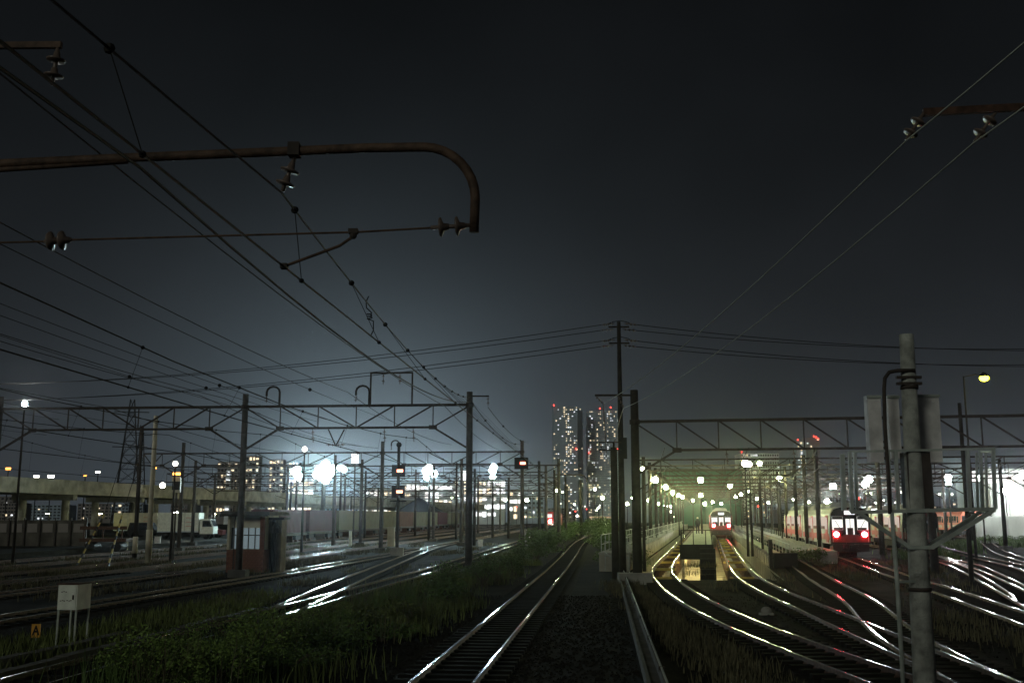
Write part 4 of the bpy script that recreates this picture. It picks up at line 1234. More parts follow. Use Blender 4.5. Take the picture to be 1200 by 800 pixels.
# pylons
def pylon(label, px, ytop, d, w0):
    z0, zt = gz(d), Z(ytop, d)
    o = thing('lattice_pylon', (X(px, d), d, z0), 0.3, label, 'pylon', 'transmission pylons')
    h = zt - z0
    def c(t, k):
        w = w0 * (1 - 0.86 * t) / 2
        return Vector(((-w, w, w, -w)[k], (-w, -w, w, w)[k], h * t))
    for k in range(4):
        MB().bar(c(0, k), c(1, k), 0.30).build('leg', 'darkpole', o)
    br = MB()
    n = 9
    for i in range(n):
        for k in range(4):
            br.bar(c(i / n, k), c((i + 1) / n, (k + 1) % 4), 0.13)
            br.bar(c(i / n, (k + 1) % 4), c((i + 1) / n, k), 0.13)
            br.bar(c(i / n, k), c(i / n, (k + 1) % 4), 0.13)
    br.build('lattice', 'darkpole', o)
    for t in (0.62, 0.76, 0.90):
        MB().bar((-w0 * .62, 0, h * t), (w0 * .62, 0, h * t), 0.25).build('crossarm', 'darkpole', o)
pylon('tall lattice pylon behind the viaduct', 147, 468, 320, 8.0)
pylon('smaller lattice pylon beside the tall one', 160, 498, 380, 6.0)

# ------------------------------------------------------------------ brick hut
DH = 61.0
hx0, hx1 = X(267, DH), X(311, DH)
hw = hx1 - hx0
hut = thing('brick_hut', (hx0, DH, gz(DH)), -math.atan(MS), 'small brick crew hut with bluish lit window beside the gantry pole', 'hut')
hh = Z(603, DH) - gz(DH)
zs = 1.25
MB().box((hw / 2, 1.5, zs / 2), (hw, 3.0, zs)).build('lower_wall', 'brick', hut)
bmesh0 = None
for row in range(9):
    for c in range(9):
        L_ = hw / 9
        x = (c + 0.5 + (0.5 if row % 2 else 0)) * L_
        if x > hw - 0.05: continue
        if bmesh0 is None:
            bmesh0 = MB().box((0, 0, 0), (L_ - 0.02, 0.03, zs / 9 - 0.02)).build('brick', 'tile', hut)
            b = bmesh0
        else:
            b = bmesh0.copy(); COL.objects.link(b)
        b.location = (x, -0.012, (row + 0.5) * zs / 9)
MB().box((hw / 2, 1.6, (zs + hh) / 2), (hw - 0.2, 2.7, hh - zs)).build('upper_wall', 'cream', hut)
MB().box((0.07, 0.07, (zs + hh) / 2), (0.14, 0.16, hh - zs)).build('corner_post', 'cream', hut)
MB().box((hw - 0.12, 0.07, (zs + hh) / 2), (0.24, 0.16, hh - zs)).build('corner_post', 'brick', hut)
wn = MB().box((hw * 0.52, 0.2, zs + 0.62), (hw * 0.82, 0.05, 1.15)).build('window', 'g_hut', hut)
for x in (hw * 0.12, hw * 0.36, hw * 0.92):
    MB().box((x, 0.14, zs + 0.62), (0.11, 0.08, 1.2)).build('window_frame', 'dark', wn)
for x in (hw * .56, hw * .74):
    MB().box((x, 0.14, zs + 0.62), (0.05, 0.06, 1.2)).build('window_frame', 'grime', wn)
MB().box((hw * .52, 0.14, zs + 0.80), (hw * .82, 0.05, 0.05)).build('window_frame', 'grime', wn)
MB().box((hw * 0.52, 0.13, zs + 0.02), (hw * 0.86, 0.2, 0.06)).build('window_sill', 'conc', wn)
MB().box((hw / 2 + 0.1, 1.3, hh + 0.08), (hw + 0.7, 3.7, 0.2)).build('roof', 'roof', hut)
hd_ = MB().box((hw + 0.03, 1.5, 0.98), (0.05, 0.8, 1.9)).build('door', 'grime', hut)
MB().box((hw + 0.08, 1.25, 0.95), (0.05, 0.05, 0.14)).build('handle', 'steel', hd_)
MB().tube([(hw * .2, 0.05, hh), (hw * .2, -0.05, hh - .3), (hw * .2, -0.05, 0)], 0.03, 6).build('downpipe', 'steel', hut)
MB().box((hw * .5, -0.3, hh - 0.02), (hw + .5, 0.12, 0.12)).build('gutter', 'steel', hut)
MB().tube([(0.3, 1, hh + .15), (0.3, 1, hh + .9)], 0.05, 6).build('flue', 'steel', hut)
# annexe walls right of the hut
an = thing('store_shed', (X(315, DH + 1), DH + 1, gz(DH)), -math.atan(MS), 'narrow cream store shed with vertical joints adjoining the brick hut', 'shed')
aw = X(331, DH + 1) - X(315, DH + 1)
for k in range(4):
    MB().box((aw * (k + .5) / 4, 0.5, 1.45), (aw / 4 - 0.03, 1.0, 2.9)).build('wall_board', 'tan' if k != 1 else 'dark', an)
MB().box((aw / 2, 0.5, 2.97), (aw + 0.3, 1.3, 0.14)).build('roof', 'roof', an)
# lantern post by the hut
lt = thing('lantern_post', (X(324, 59), 59, 0), 0, 'short dark lantern post standing right of the brick hut', 'post')
MB().tube([(0, 0, 0), (0, 0, 2.3)], 0.06, 8).build('post', 'dark', lt)
MB().tube([(0, 0, 2.2), (0, 0, 2.45), (0, 0, 2.75)], [0.32, 0.28, 0.06], 10).build('cap', 'dark', lt)

# ------------------------------------------------------------------ relay box and marker sign in the grass
DBO = 25.2
b0 = at(65, 745, DBO)
rl = thing('relay_box', (b0.x, DBO, 0), -0.12, 'white steel relay box on thin legs standing in the grass', 'relay box')
zl, zt = Z(714, DBO), Z(684.5, DBO)
bw = 0.47
MB().box((bw / 2, 0.30, (zl + zt) / 2), (bw, 0.62, zt - zl)).build('case', 'white', rl)
MB().box((bw / 2, 0.30, zt + 0.015), (bw + 0.06, 0.68, 0.03)).build('lid', 'rust', rl)
MB().box((bw / 2, -0.016, (zl + zt) / 2), (bw - 0.06, 0.015, zt - zl - 0.06)).build('door', 'white', rl)
MB().box((bw - 0.09, -0.035, (zl + zt) / 2), (0.025, 0.03, 0.1)).build('handle', 'steel', rl)
mk_ = MB()
random.seed(3)
for k, (x, z) in enumerate(((.10, .40), (.15, .41), (.20, .40), (.08, .20), (.13, .21), (.17, .20), (.24, .21), (.29, .20), (.33, .21))):
    mk_.box((x, -0.026, zl + z), (0.035, 0.004, 0.018))
mk_.build('painted_lettering', 'rust', rl)
for x in (0.02, bw - 0.02):
    for y in (0.02, 0.58):
        MB().bar((x, y, 0), (x, y, zl + 0.02), 0.035).build('leg', 'galv', rl)
sa = at(42, 741, 25.8)
sg = thing('marker_sign', (sa.x, 25.8, 0), 0.15, 'small orange marker plate with a dark letter A', 'sign')
MB().box((0, 0, 0.28), (0.20, 0.02, 0.31)).build('plate', 'orange', sg)
MB().bar((0, 0.025, 0), (0, 0.025, 0.3), 0.03).build('stake', 'galv', sg)
cu = bpy.data.curves.new('letter', 'FONT')
cu.body = 'A'; cu.size = 0.30; cu.align_x = 'CENTER'; cu.align_y = 'CENTER'; cu.extrude = 0.002; cu.offset = 0.008
tmp = bpy.data.objects.new('letter', cu); COL.objects.link(tmp)
me = bpy.data.meshes.new_from_object(tmp.evaluated_get(bpy.context.evaluated_depsgraph_get()))
bpy.data.objects.remove(tmp)
me.materials.clear(); me.materials.append(MT['black'])
lt_ = bpy.data.objects.new('letter', me); COL.objects.link(lt_); lt_.parent = sg
lt_.rotation_euler = (math.pi / 2, 0, 0); lt_.location = (0, -0.014, 0.28); lt_.scale = (0.75, 1, 1)

# ------------------------------------------------------------------ signals
def sighead(parent, z, w=1.05, h=0.95):
    hd = MB().box((0, 0, z), (w, 0.08, h)).build('backplate', 'black', parent)
    MB().tube([(0.13, -0.05, z), (0.13, -0.26, z + 0.02)], 0.24, 12).build('lamp_housing', 'black', hd)
    MB().box((0.13, -0.28, z), (0.46, 0.03, 0.20)).build('red_lens', 'g_sig', hd)
    MB().box((0.13, -0.34, z + 0.24), (0.5, 0.3, 0.03)).build('hood', 'black', hd)
DS = 84.0
s1 = thing('signal_mast', (X(466, DS), DS, gz(DS)), 0, 'signal mast with two square black heads both showing red', 'signal')
MB().tube([(0, 0, 0), (0, 0, Z(523, DS) - gz(DS))], [0.13, 0.12], 10).build('mast', 'darkpole', s1)
MB().ball((0, 0, Z(521, DS) - gz(DS)), 0.22, 8, 6).build('finial', 'dark', s1)
for py in (551.5, 576):
    sighead(s1, Z(py, DS) - gz(DS))
MB().box((0, 0.1, Z(587, DS) - gz(DS)), (1.25, 0.5, 0.08)).build('platform', 'dark', s1)
MB().box((0, -0.2, 0.35), (1.0, 0.6, 0.7)).build('base', 'conc', s1)
s2 = thing('railway_signal', (X(611, D2 - .5), D2 - .5, Z(543, D2)), 0, 'single square signal head showing red on the second gantry pole', 'signal')
sighead(s2, 0, 1.2, 1.0)
MB().box((0, .2, 0), (.3, .4, .2)).build('bracket', 'steel', s2)
s3 = thing('lantern_signal', (X(205, 76), 76, gz(76)), 0, 'small lantern signal with orange light and pale plates on a thin post', 'signal')
MB().tube([(0, 0, 0), (0, 0, 5.0)], 0.07, 8).build('post', 'pole', s3)
MB().box((0, 0, Z(568, 76) - gz(76)), (0.55, 0.3, 1.0)).build('case', 'black', s3)
MB().box((-0.02, -0.16, Z(561, 76) - gz(76)), (0.6, 0.04, 0.35)).build('plate', 'cream', s3)
MB().box((0, -0.16, Z(575.5, 76) - gz(76)), (0.6, 0.04, 0.2)).build('plate', 'cream', s3)
MB().box((0, -0.18, Z(555, 76) - gz(76)), (0.5, 0.1, 0.16)).build('lamp_lens', 'g_orange', s3)
for x, y, d, lab, sz in ((416, 537, 135, 'white lit board right of the largest floodlight cluster', .9), (543, 557, 150, 'white lit board beside the verge pole', 1.0)):
    p = at(x, y, d)
    o = thing('lit_board', (p.x, d, gz(d)), 0, lab, 'sign')
    MB().box((0, 0, p.z - gz(d)), (sz, 0.15, sz * 1.3)).build('face', 'g_sign', o)
    MB().box((0, .12, p.z - gz(d)), (sz + .12, 0.1, sz * 1.3 + .12)).build('casing', 'dark', o)
    MB().tube([(0, .15, 0), (0, .15, p.z - gz(d))], .09, 8).build('post', 'darkpole', o)
# white marker posts and small cabinets among the sidings
for px, pyb, h, w, m, lab in ((411, 637, 1.6, .28, 'white', 'slim white marker post beside the crossover'), (458.5, 630, 1.9, .7, 'cream', 'pale relay cabinet behind the signal mast'), (614, 630, 1.7, .75, 'panel', 'grey cabinet at the foot of the signal pole'), (149, 646, .9, .35, 'cream', 'low cream cabinet left of the slim pale pole'), (186, 641, 1.0, .55, 'panel', 'low grey cabinet right of the slim pale pole'), (563, 625, .7, .5, 'panel', 'small grey box by the container siding')):
    d = 2.8 * F / (pyb - HOR)
    d = min(d, 110)
    o = thing('lineside_cabinet', (X(px, d), d, gz(d)), 0, lab, 'cabinet')
    MB().box((0, 0, h / 2), (w, w * .7, h)).build('case', m, o)
    MB().box((0, -w * .36, h / 2 + .05), (w * .8, .02, h * .7)).build('door', m, o)
    MB().box((0, 0, h + .03), (w + .08, w * .7 + .08, .06)).build('lid', 'conc', o)

# ------------------------------------------------------------------ cable trough, edging and fence by the single track
ct = thing('cable_trough', (0, 0, 0), 0, 'concrete cable trough with separate lids running along the single track', 'trough')
def mbox(mb, o0, o1, y0, y1, z0, z1):
    vs = [(mx(o, y), y, z) for z in (z0, z1) for o, y in ((o0, y0), (o1, y0), (o1, y1), (o0, y1))]
    return mb.add(vs, [(0, 3, 2, 1), (4, 5, 6, 7), (0, 1, 5, 4), (1, 2, 6, 5), (2, 3, 7, 6), (3, 0, 4, 7)])
mbox(MB(), 0.66, 0.72, 8, 66, 0, 0.22).build('side_wall', 'darkconc', ct)
mbox(MB(), 0.90, 0.97, 8, 66, 0, 0.30).build('side_wall', 'darkconc', ct)
for k in range(96):
    y = 9 + k * 0.6
    mbox(MB(), 0.722, 0.898, y, y + 0.585, 0.12, 0.17 + random.uniform(-.006, .006)).build('lid', 'darkconc', ct)
pipe = thing('lit_edge_pipe', (0, 0, 0), 0, 'pale galvanised pipe along the outer edge of the cable trough', 'pipe')  # added pipe draws the bright line of the trough's lit edge
MB().tube([(mx(0.94, y), y, 0.335) for y in (8, 30, 52, 66)], 0.020, 8).build('pipe', 'galv', pipe, True)
for k in range(12):
    MB().box((mx(0.94, 9 + k * 5), 9 + k * 5, 0.31), (0.1, 0.06, 0.09)).build('saddle', 'steel', pipe)
# kerb edging in the grass on the left
for o, lab, y0, y1 in ((-10.75, 'low concrete kerb beside the white relay box', 14, 34), (-11.7, 'broken low kerb behind the marker plate', 16, 27)):
    kb = thing('kerb', (0, 0, 0), 0, lab, 'kerb')
    for k in range(int((y1 - y0) / 1.5)):
        y = y0 + k * 1.5
        mbox(MB(), o + random.uniform(-.03, .03), o + 0.25, y, y + 1.46, 0, 0.22 + random.uniform(-.03, .02)).build('kerb_stone', 'darkconc', kb)
# small railing by the low post
fn = thing('guard_railing', (0, 0, 0), 0, 'thin pipe guard railing between the verge and the low post', 'railing')
fx = [at(709, 640, 62), at(724, 640, 60), at(737, 640, 58)]
for p in fx:
    MB().tube([(p.x, p.y, 0), (p.x, p.y, 1.7)], 0.035, 6).build('post', 'galv', fn)
for z in (0.9, 1.68):
    MB().tube([(p.x, p.y, z) for p in fx], 0.03, 6).build('rail', 'galv', fn)
MB().tube([(fx[0].x, fx[0].y, 1.1), (fx[1].x, fx[1].y - 3, 0.3)], 0.025, 6).build('rail', 'galv', fn)

# ------------------------------------------------------------------ right edge: pale shed and panel fence
DSH = 150.0
sh = thing('pale_shed', (X(1163, DSH), DSH, gz(DSH)), -0.35, 'large pale workshop shed with lit window strip at the depot edge', 'building')
MB().box((14, 9, 4.6), (28, 18, 9.2)).build('wall', 'shed', sh)
for k in range(8):
    MB().box((0.6 + k * 1.8, -0.03, 8.1), (1.5, 0.06, 1.15)).build('window', 'g_shop', sh)
MB().box((14, 9, 9.35), (28.6, 18.6, 0.3)).build('roof', 'greyroof', sh)
for k in range(14):
    MB().box((k * 2.1 + 0.2, -0.06, 3.6), (0.14, 0.1, 7.0)).build('wall_rib', 'galv', sh)
MB().box((4, -0.05, 2.6), (6.0, 0.06, 1.6)).build('grey_door', 'panel', sh)
cn = thing('glazed_canopy', (X(1136, 165), 165, gz(165)), -0.2, 'lit glazed upper floor block behind the cage posts', 'building')
MB().box((4, 4, 5.0), (8, 8, 10)).build('wall', 'tower', cn)
for k in range(4):
    MB().box((0.9 + k * 1.7, -0.03, 9.0), (1.45, 0.06, 1.6)).build('window', 'g_shop', cn)
fe = thing('panel_fence', (X(1140, 122), 122, gz(122)), -0.25, 'white corrugated panel fence before the pale shed', 'fence')
for k in range(22):
    MB().box((0.5 + k * 0.62, 0.03 * (k % 2), 1.55), (0.60, 0.06, 3.0)).build('fence_panel', 'shed', fe)
for k in range(5):
    MB().tube([(0.3 + k * 2.9, -0.12, 0), (0.3 + k * 2.9, -0.12, 4.6 if k == 1 else 3.2)], 0.06, 8).build('post', 'galv', fe)
lamp('yard_floodlight', 'white floodlight washing the wall of the pale shed', 1199, 556, 132, 'g_white', 'white depot floodlights', .5)
lamp('yard_floodlight', 'lower white floodlight just before the pale shed wall', 1178, 575, 141, 'g_white', 'white depot floodlights', .36)  # extra lamp added to brighten the shed wall
gh = thing('green_hall', (X(772, 330), 330, gz(330)), 0, 'wide hall clad in green sheeting behind the depot lamps', 'building')
MB().box((13, 10, 8), (26, 20, 17.5)).build('wall', 'green', gh)
for k in range(9):
    MB().box((k * 2.9 + 1.4, -0.06, 8), (0.25, 0.1, 17.2)).build('wall_rib', 'green', gh)
MB().box((13, 10, 17), (26.6, 20.6, 0.5)).build('roof', 'roof', gh)
lamp('depot_lamp', 'lamp lighting the green sheeted hall front', 826, 590, 312, 'g_yard', 'greenish depot lamps', .5)

# ------------------------------------------------------------------ city: towers and blocks with lit windows
def block(name, label, px0, px1, ytop, d, m, floors, cols, lit=0.3, bands=False, red=(), dep=None, wm=('g_win', 'g_winw'), seed=1, lobby=False, group=None):
    rnd = random.Random(seed)
    x0, x1 = X(px0, d), X(px1, d)
    z0, zt = gz(d), Z(ytop, d)
    w, h = x1 - x0, zt - z0
    dep = dep or w * 0.8
    o = thing(name, (x0, d, z0), 0, label, 'building', group)
    MB().box((w / 2, dep / 2, h / 2), (w, dep, h)).build('wall', m, o)
    MB().box((w / 2, dep / 2, h + 0.004 * h), (w * 0.55, dep * 0.5, 0.008 * h)).build('roof_house', m, o)
    fh = h / floors
    cw = w / cols
    mbs = [MB(), MB()]
    dk = MB()
    wx = w * 0.06
    colw = [rnd.random() ** 1.5 for _ in range(cols)]
    for f in range(1, floors):
        for c in range(cols):
            x, z = (c + .5) * cw, (f + .5) * fh
            if rnd.random() < lit * (0.35 + 1.7 * colw[c]):
                mbs[rnd.random() < .4].box((x, -0.06, z), (cw * rnd.uniform(.3, .85), .1, fh * rnd.uniform(.25, .6)))
            else:
                dk.box((x, -0.04, z), (cw * .6, .08, fh * .5))
    for k in (0, 1):
        if mbs[k].v:
            tag(mbs[k].build('lit_windows', wm[k], o), kind='stuff')
    if name != 'tower_block':
        tag(dk.build('dark_windows', 'glass', o), kind='stuff')
    if bands:
        for f in range(1, floors):
            MB().box((w / 2, -0.5, f * fh), (w + .6, 1.0, fh * .22)).build('balcony', 'towerw', o)
    if lobby:
        MB().box((w / 2, -0.2, fh * 2.2), (w * .96, .3, fh * .8)).build('lobby_glazing', 'g_lobby', o)
    for i, (rx, rz) in enumerate(red):
        MB().ball((w * rx, -0.8, h * rz), d * 0.00075, 7, 5).build('warning_light', 'g_smallr', o)
    return o
block('tower_block', 'slim dark high rise tower with scattered lit windows and red roof light', 649, 678, 476, 1450, 'tower', 52, 12, .24, red=((.03, 1.01), (.93, .63)), seed=4, dep=30)
block('tower_block', 'unlit narrow wing adjoining the slim dark high rise tower', 678.3, 684, 478, 1465, 'tower', 46, 3, .03, seed=5, dep=28)
block('tower_block', 'high rise tower with pale balcony bands on every floor', 690, 727, 481, 1500, 'tower', 50, 18, .17, bands=True, red=((.4, 1.02), (.75, 1.03), (.03, .62), (.95, .65)), seed=6, lobby=True, dep=34)
block('tower_block', 'distant tower with amber lit edge behind the depot gantry', 938, 948, 517, 1400, 'tower', 24, 3, .6, red=((.1, 1.02),), seed=8, dep=16)
block('tower_block', 'distant dull tower with slanting red lights above', 948.5, 965, 513, 1420, 'blockw', 24, 4, .07, red=((.6, 1.02), (.75, 1.01), (.9, .99)), seed=9, dep=20)
block('office_block', 'wide distant office slab with dotted top floor lights', 871, 916, 531, 1200, 'towerw', 18, 16, .10, red=((.02, 1.02),), seed=10)
apts = ((252, 276, 541, 480, 'blockw', 11, 6, .35, 'dim apartment block left of the hut pole'), (281, 301, 534, 470, 'blockw', 12, 5, .5, 'apartment block with amber lit corridors right of the hut pole'), (313, 330, 538, 460, 'blockw', 11, 4, .8, 'apartment block with two columns of amber stair lights'), (336, 352, 540, 520, 'tower', 11, 4, .55, 'apartment block half lost in the floodlight glare'))
for k, (a, b, t, d, m, f, c, l, lab) in enumerate(apts):
    block('apartment_block', lab, a, b, t, d, m, f, c, l, seed=20 + k, wm=('g_win', 'g_win'))
block('apartment_block', 'pale lit zigzag stair block behind the hut pole', 262, 268, 551, 430, 'towerw', 9, 1, 1.0, seed=31, wm=('g_winw', 'g_winw'))
# bright shop and stadium-like facades behind the containers
for k, (a, b, t, d, lab) in enumerate(((470, 530, 566, 420, 'wide low building with blazing white glazed front'), (532, 592, 562, 430, 'tall brightly lit white facade behind the containers'), (596, 612, 574, 440, 'small bright facade beside the signal pole'), (342, 366, 561, 380, 'low white glazed hall under the floodlights'), (420, 466, 572, 400, 'low building with a lit upper storey behind the signals'))):
    x0, x1 = X(a, d), X(b, d)
    h = Z(t, d) - gz(d)
    o = thing('lit_building', (x0, d, gz(d)), 0, lab, 'building')
    MB().box(((x1 - x0) / 2, 6, h / 2), (x1 - x0, 12, h)).build('wall', 'shed', o)
    n = max(3, int((x1 - x0) / 1.7))
    for r_ in range(max(1, int(h / 3.2))):
        for c in range(n):
            if random.random() < .8:
                MB().box(((c + .5) * (x1 - x0) / n, -.05, h - 1.6 - r_ * 3.0), ((x1 - x0) / n * random.uniform(.55, .97), .1, random.uniform(1.1, 2.3))).build('window', random.choice(('g_shop', 'g_shop', 'g_sign', 'g_win')), o)
    MB().box(((x1 - x0) / 2, 6, h + .15), (x1 - x0 + .6, 12.6, .3)).build('roof', 'roof', o)
# gabled house before the bright front
gh2 = thing('gabled_house', (X(476, 250), 250, gz(250)), 0, 'dark gabled house silhouetted behind the signal mast', 'house')
MB().prism([(-3, 0), (-3, 3.6), (2.8, 7.0), (8.6, 3.6), (8.6, 0)], 0, 9).build('wall', 'dark', gh2)
MB().add([(-3.5, -.3, 3.4), (2.8, -.3, 7.2), (2.8, 9.3, 7.2), (-3.5, 9.3, 3.4), (9.1, -.3, 3.4), (9.1, 9.3, 3.4)], [(0, 1, 2, 3), (1, 4, 5, 2)]).build('roof', 'roof', gh2)
# low city skyline
random.seed(21)
for k in range(34):
    px = -80 + k * 40 + random.uniform(-10, 10)
    if 640 < px < 735: continue
    d = random.uniform(520, 1000)
    block('city_block', 'dim low city building far behind the yard', px, px + random.uniform(22, 44), random.uniform(578, 597), d, random.choice(('blockw', 'tower', 'blockw')), 6, 9, .14, seed=100 + k, group='dim low city buildings')
# things on the viaduct skyline at the left
for px, py, d, m, lab, r in ((10, 549, 240, 'g_orange', 'orange light on the skyline over the viaduct', .45), (43, 558, 260, 'g_small', 'white shop light beyond the viaduct, left of a pair', .5), (60, 558, 262, 'g_small', 'white shop light beyond the viaduct, right of a pair', .6), (115, 553, 260, 'g_small', 'pale light on a short mast beyond the viaduct', .4), (100, 557, 250, 'g_orange', 'small orange light beyond the viaduct', .25), (181, 548, 300, 'g_orange', 'orange sign light beside the pylon', .5)):
    p = at(px, py, d)
    o = thing('skyline_light', (p.x, d, gz(d)), 0, lab, 'lamp')
    MB().tube([(0, 0, 0), (0, 0, p.z - gz(d))], .12, 6).build('pole', 'dark', o)
    MB().box((0, -.15, p.z - gz(d)), (r * 2.4, .2, r)).build('lamp_lens', m, o)

# ------------------------------------------------------------------ vegetation
def leafclump(mb, c, r, n, size, rnd, flat=0.8):
    for _ in range(n):
        while True:
            p = Vector((rnd.uniform(-1, 1), rnd.uniform(-1, 1), rnd.uniform(-1, 1)))
            if 0.25 < p.length < 1: break
        p = Vector((p.x * r[0], p.y * r[1], p.z * r[2])) + Vector(c)
        a = Vector((rnd.gauss(0, 1), rnd.gauss(0, 1), rnd.gauss(0, .6))).normalized() * size * rnd.uniform(.6, 1.4)
        b = a.cross(Vector((rnd.gauss(0, 1), rnd.gauss(0, 1), rnd.gauss(0, 1)))).normalized() * size * .38
        mb.add([p - a * .5, p + b * .5, p + a * .5, p - b * .5], [(0, 1, 2, 3)])
def shrub(label, x, y, w, h, n, seed, m='leaf', group='weedy shrubs', size=.11):
    rnd = random.Random(seed)
    o = thing('shrub', (x, y, gz(y)), rnd.uniform(0, 6), label, 'shrub', group)
    st = MB(); lf = MB()
    for k in range(7):
        a = rnd.uniform(0, 6.28); q = rnd.uniform(.1, .48) * w; hz = h * rnd.uniform(.45, 1.0)
        tip = Vector((math.cos(a) * q, math.sin(a) * q, hz))
        st.tube([(0, 0, -.02), (tip.x * .3, tip.y * .3, hz * .5), tip], [.03, .02, .006], 5)
        leafclump(lf, tip * .85, (w * .26, w * .26, h * .30), n // 7, size, rnd)
    st.build('stems', 'bark', o)
    lf.build('foliage', m, o)
def grass(name, label_, spots, blades, hgt, seed, m='leaf2', w=.012):
    """spots: list of (x,y,rx,ry,density)"""
    rnd = random.Random(seed)
    mb = MB()
    tot = sum(s[4] for s in spots)
    for (x, y, rx, ry, dn) in spots:
        for _ in range(int(blades * dn / tot)):
            px, py = rnd.gauss(x, rx * .5), rnd.gauss(y, ry * .5)
            if near_track(px, py):
                continue
            hh_ = hgt * rnd.uniform(.35, 1.25)
            a = rnd.uniform(0, 6.28)
            bend = rnd.uniform(.1, .55) * hh_
            ww_ = w * rnd.uniform(.7, 1.6)
            dx, dy = math.cos(a), math.sin(a)
            z = gz(py)
            mb.add([(px - dy * ww_, py + dx * ww_, z), (px + dy * ww_, py - dx * ww_, z), (px + dx * bend * .4 + dy * ww_ * .7, py + dy * bend * .4 - dx * ww_ * .7, z + hh_ * .6), (px + dx * bend * .4 - dy * ww_ * .7, py + dy * bend * .4 + dx * ww_ * .7, z + hh_ * .6), (px + dx * bend, py + dy * bend, z + hh_)],
                   [(0, 1, 2, 3), (3, 2, 4)])
    o = mb.build(name, m)
    return tag(o, label_, 'grass', kind='stuff')
sp = [(mx(-6.2 + random.uniform(-1.6, 1.4), y), y, random.uniform(.5, 1.7), random.uniform(1, 3.0), random.uniform(.1, 1.3)) for y in range(14, 100, 2)]
sp += [(mx(-8.0, y), y, .8, 3.0, .5) for y in range(18, 60, 3)]
grass('verge_grass', 'tall dark weeds filling the verge beside the single track', sp, 15000, .42, 1)
sp = [(mx(o, y), y, .9, 2.5, 1) for y in range(14, 44, 3) for o in (-10.3, -11.6, -13.2)]
grass('trackside_grass', 'low grass around the white relay box', sp, 12000, .28, 2)
sp = [(x + random.uniform(-.4, .4), y, .7, 1.5, 1) for y in range(15, 50, 2) for x in (3.3 + .04 * y, 3.9 + .02 * y)]
grass('throat_grass', 'dry weeds between the cable trough and the curving depot track', sp, 6000, .26, 3, 'straw')
sp = [(random.uniform(8, 30), random.uniform(26, 75), 1.6, 2.0, 1) for _ in range(40)] + [(12.2, 24, 1.3, 2.5, 3), (14, 28, 1.4, 2.5, 3), (11, 20, 1, 2, 2)]
grass('depot_weeds', 'patchy tall weeds among the depot tracks', sp, 14000, .34, 4, 'straw')
sp = [(x, y, 2.0, 2.2, 1) for x, y in [(30 + k * 1.5, 80 + k * 2.8 + random.uniform(-2, 2)) for k in range(14)] + [(38 + k * 1.6, 96 + k * 2.0) for k in range(14)]]
grass('lit_grass', 'bright green lit grass before the salmon railcar', sp, 20000, .6, 5, 'leaf', .025)
gv = MB(); rg = random.Random(77)
for _ in range(14000):
    y = rg.uniform(12, 42); o = rg.uniform(-5.2, .6) if rg.random() < .7 else rg.uniform(2.2, 12)
    x = mx(o, y); q = rg.uniform(.018, .045)
    z = 0.02 if abs(o + 2.76) < 1.4 else 0.0
    a = rg.uniform(0, 6.28)
    vs = [(x + q * math.cos(a + t), y + q * math.sin(a + t), z) for t in (0, 2.1 + rg.uniform(-.4, .4), 4.2)] + [(x + rg.uniform(-.3, .3) * q, y, z + q * rg.uniform(.6, 1.2))]
    gv.add(vs, [(0, 1, 3), (1, 2, 3), (2, 0, 3)])
tag(gv.build('loose_gravel', 'ballast'), 'loose crushed stone lying beside the single track', 'gravel', kind='stuff')
sp = [(mx(random.uniform(-8.6, -5.0), y), y, .5, .8, 1) for y in [random.uniform(15, 40) for _ in range(45)]]
grass('tall_grass', 'wispy tall bright grass tufts in the foreground verge', sp, 3600, .75, 9, 'leaf', .008)
sp = [(mx(random.choice((-13.3, -19.8, -24.7, -29, -33.4, -38)) + random.uniform(-.9, .9), y), y, .9, 2.2, random.uniform(.2, 1)) for y in [random.uniform(34, 120) for _ in range(110)]]
grass('siding_weeds', 'dry low weeds between the sidings around the hut', sp, 24000, .30, 11, 'straw', .016)
sp = [(mx(random.uniform(-9, -4.6), y), y, .3, .4, 1) for y in [random.uniform(14, 60) for _ in range(60)]]
grass('dead_stalks', 'thin dead stalks standing in the foreground verge', sp, 1500, .95, 12, 'straw', .006)
for k in range(16):
    yy = random.uniform(16, 28)
    shrub('bushy bright weed clump in the foreground verge corner', mx(random.uniform(-8.4, -6.0), yy), yy, random.uniform(1.2, 2.2), random.uniform(.5, 1.15), 1100, 900 + k, 'leaf3', 'bright weed clumps', random.uniform(.05, .10))
random.seed(5)
labs = {}
k = 0
for y in range(15, 34, 2):
    for o in (-7.6, -6.3, -5.4):
        if random.random() < .6:
            shrub('low leafy shrub in the foreground verge below the relay box', mx(o, y) + random.uniform(-.5, .3), y + random.uniform(-.8, .8), 1.7, random.uniform(.35, .9), 900, 300 + k, random.choice(('leaf', 'leaf2')), 'foreground verge shrubs', random.uniform(.06, .12))
            k += 1
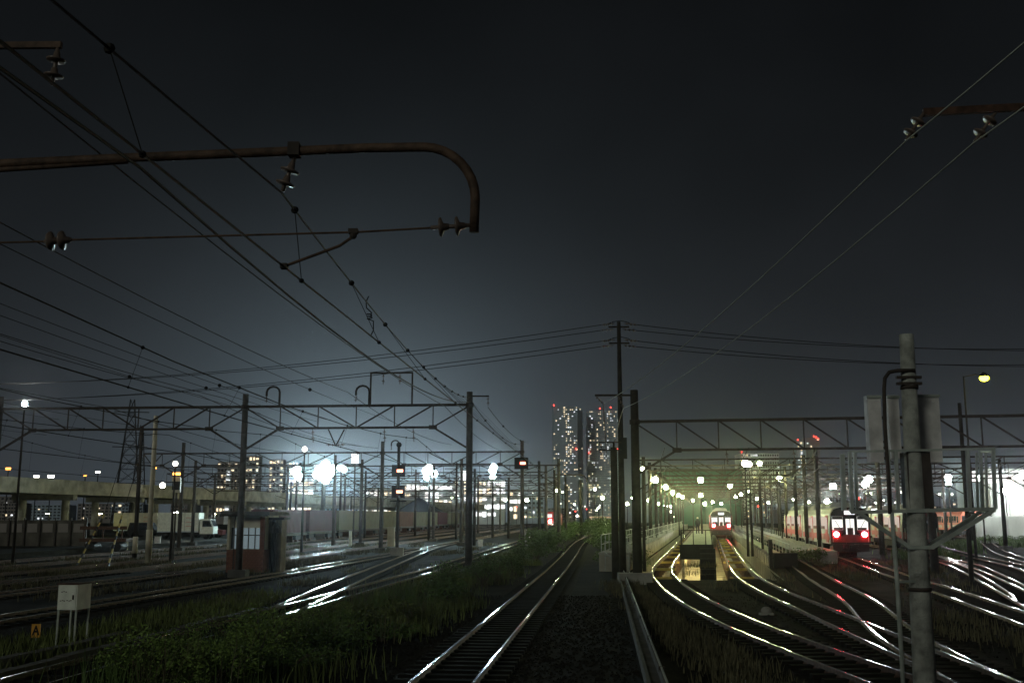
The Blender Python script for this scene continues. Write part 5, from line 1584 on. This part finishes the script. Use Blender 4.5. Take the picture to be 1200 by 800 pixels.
for y in range(36, 84, 4):
    shrub('weedy shrub along the verge beside the verge pole', mx(-5.6, y) + random.uniform(-1.2, 1.0), y, 2.0, random.uniform(.7, 1.2), 700, 400 + y, 'leaf', 'verge shrubs', .13)
for y in range(84, 216, 7):
    for o in (-5.8, ):
        shrub('dense bush beyond the verge pole near the red locomotive', mx(o, y) + random.uniform(-.8, 1.0), y, 3.4, random.uniform(1.2, 2.0), 900, 500 + y, 'leaf', 'bushes before the locomotive', .22)
for k, (px, d, h) in enumerate(((690, 150, 2.2), (700, 160, 2.6), (708, 148, 2.2), (716, 155, 2.7), (680, 170, 2.2), (699, 135, 1.6), (712, 128, 1.8), (722, 120, 1.5), (706, 110, 1.2), (716, 100, 1.1), (700, 185, 3.0), (715, 190, 3.0))):
    shrub('dense bush where the single track bends out of sight', X(px, d), d, 4.0, h, 1100, 700 + k, 'leaf', 'bushes at the bend', .24)
for k, (px, d) in enumerate(((712, 66), (718, 72), (735, 70), (742, 64), (727, 78))):
    shrub('weedy shrub around the guard railing and low post', X(px, d), d, 2.0, 1.2, 700, 750 + k, 'leaf', 'shrubs at the low post', .14)
for k, (px, d) in enumerate(((1150, 121), (1160, 121), (1172, 120), (1185, 119), (1195, 118), (935, 74), (945, 72), (958, 72))):
    shrub('leafy weed clump at the foot of the white panel fence' if k < 5 else 'leafy weed clump at the end of the train platform', X(px, d), d, 2.2, .9, 600, 800 + k, 'leaf', 'weed clumps in the depot', .16)

# ------------------------------------------------------------------ hazy night air
hz = MB()
hz.box((0, 1235, 93), (3100, 2730, 192))
ho = hz.build('haze', 'ground')
hm = bpy.data.materials.new('haze')
hm.use_nodes = True
hm.node_tree.nodes.clear()
pv = hm.node_tree.nodes.new('ShaderNodeVolumePrincipled')
pv.inputs['Color'].default_value = (0.9, 0.95, 1.0, 1)
pv.inputs['Density'].default_value = 0.00019
pv.inputs['Anisotropy'].default_value = 0.968
om = hm.node_tree.nodes.new('ShaderNodeOutputMaterial')
hm.node_tree.links.new(pv.outputs[0], om.inputs['Volume'])
ho.data.materials.clear(); ho.data.materials.append(hm)
tag(ho, kind='stuff')
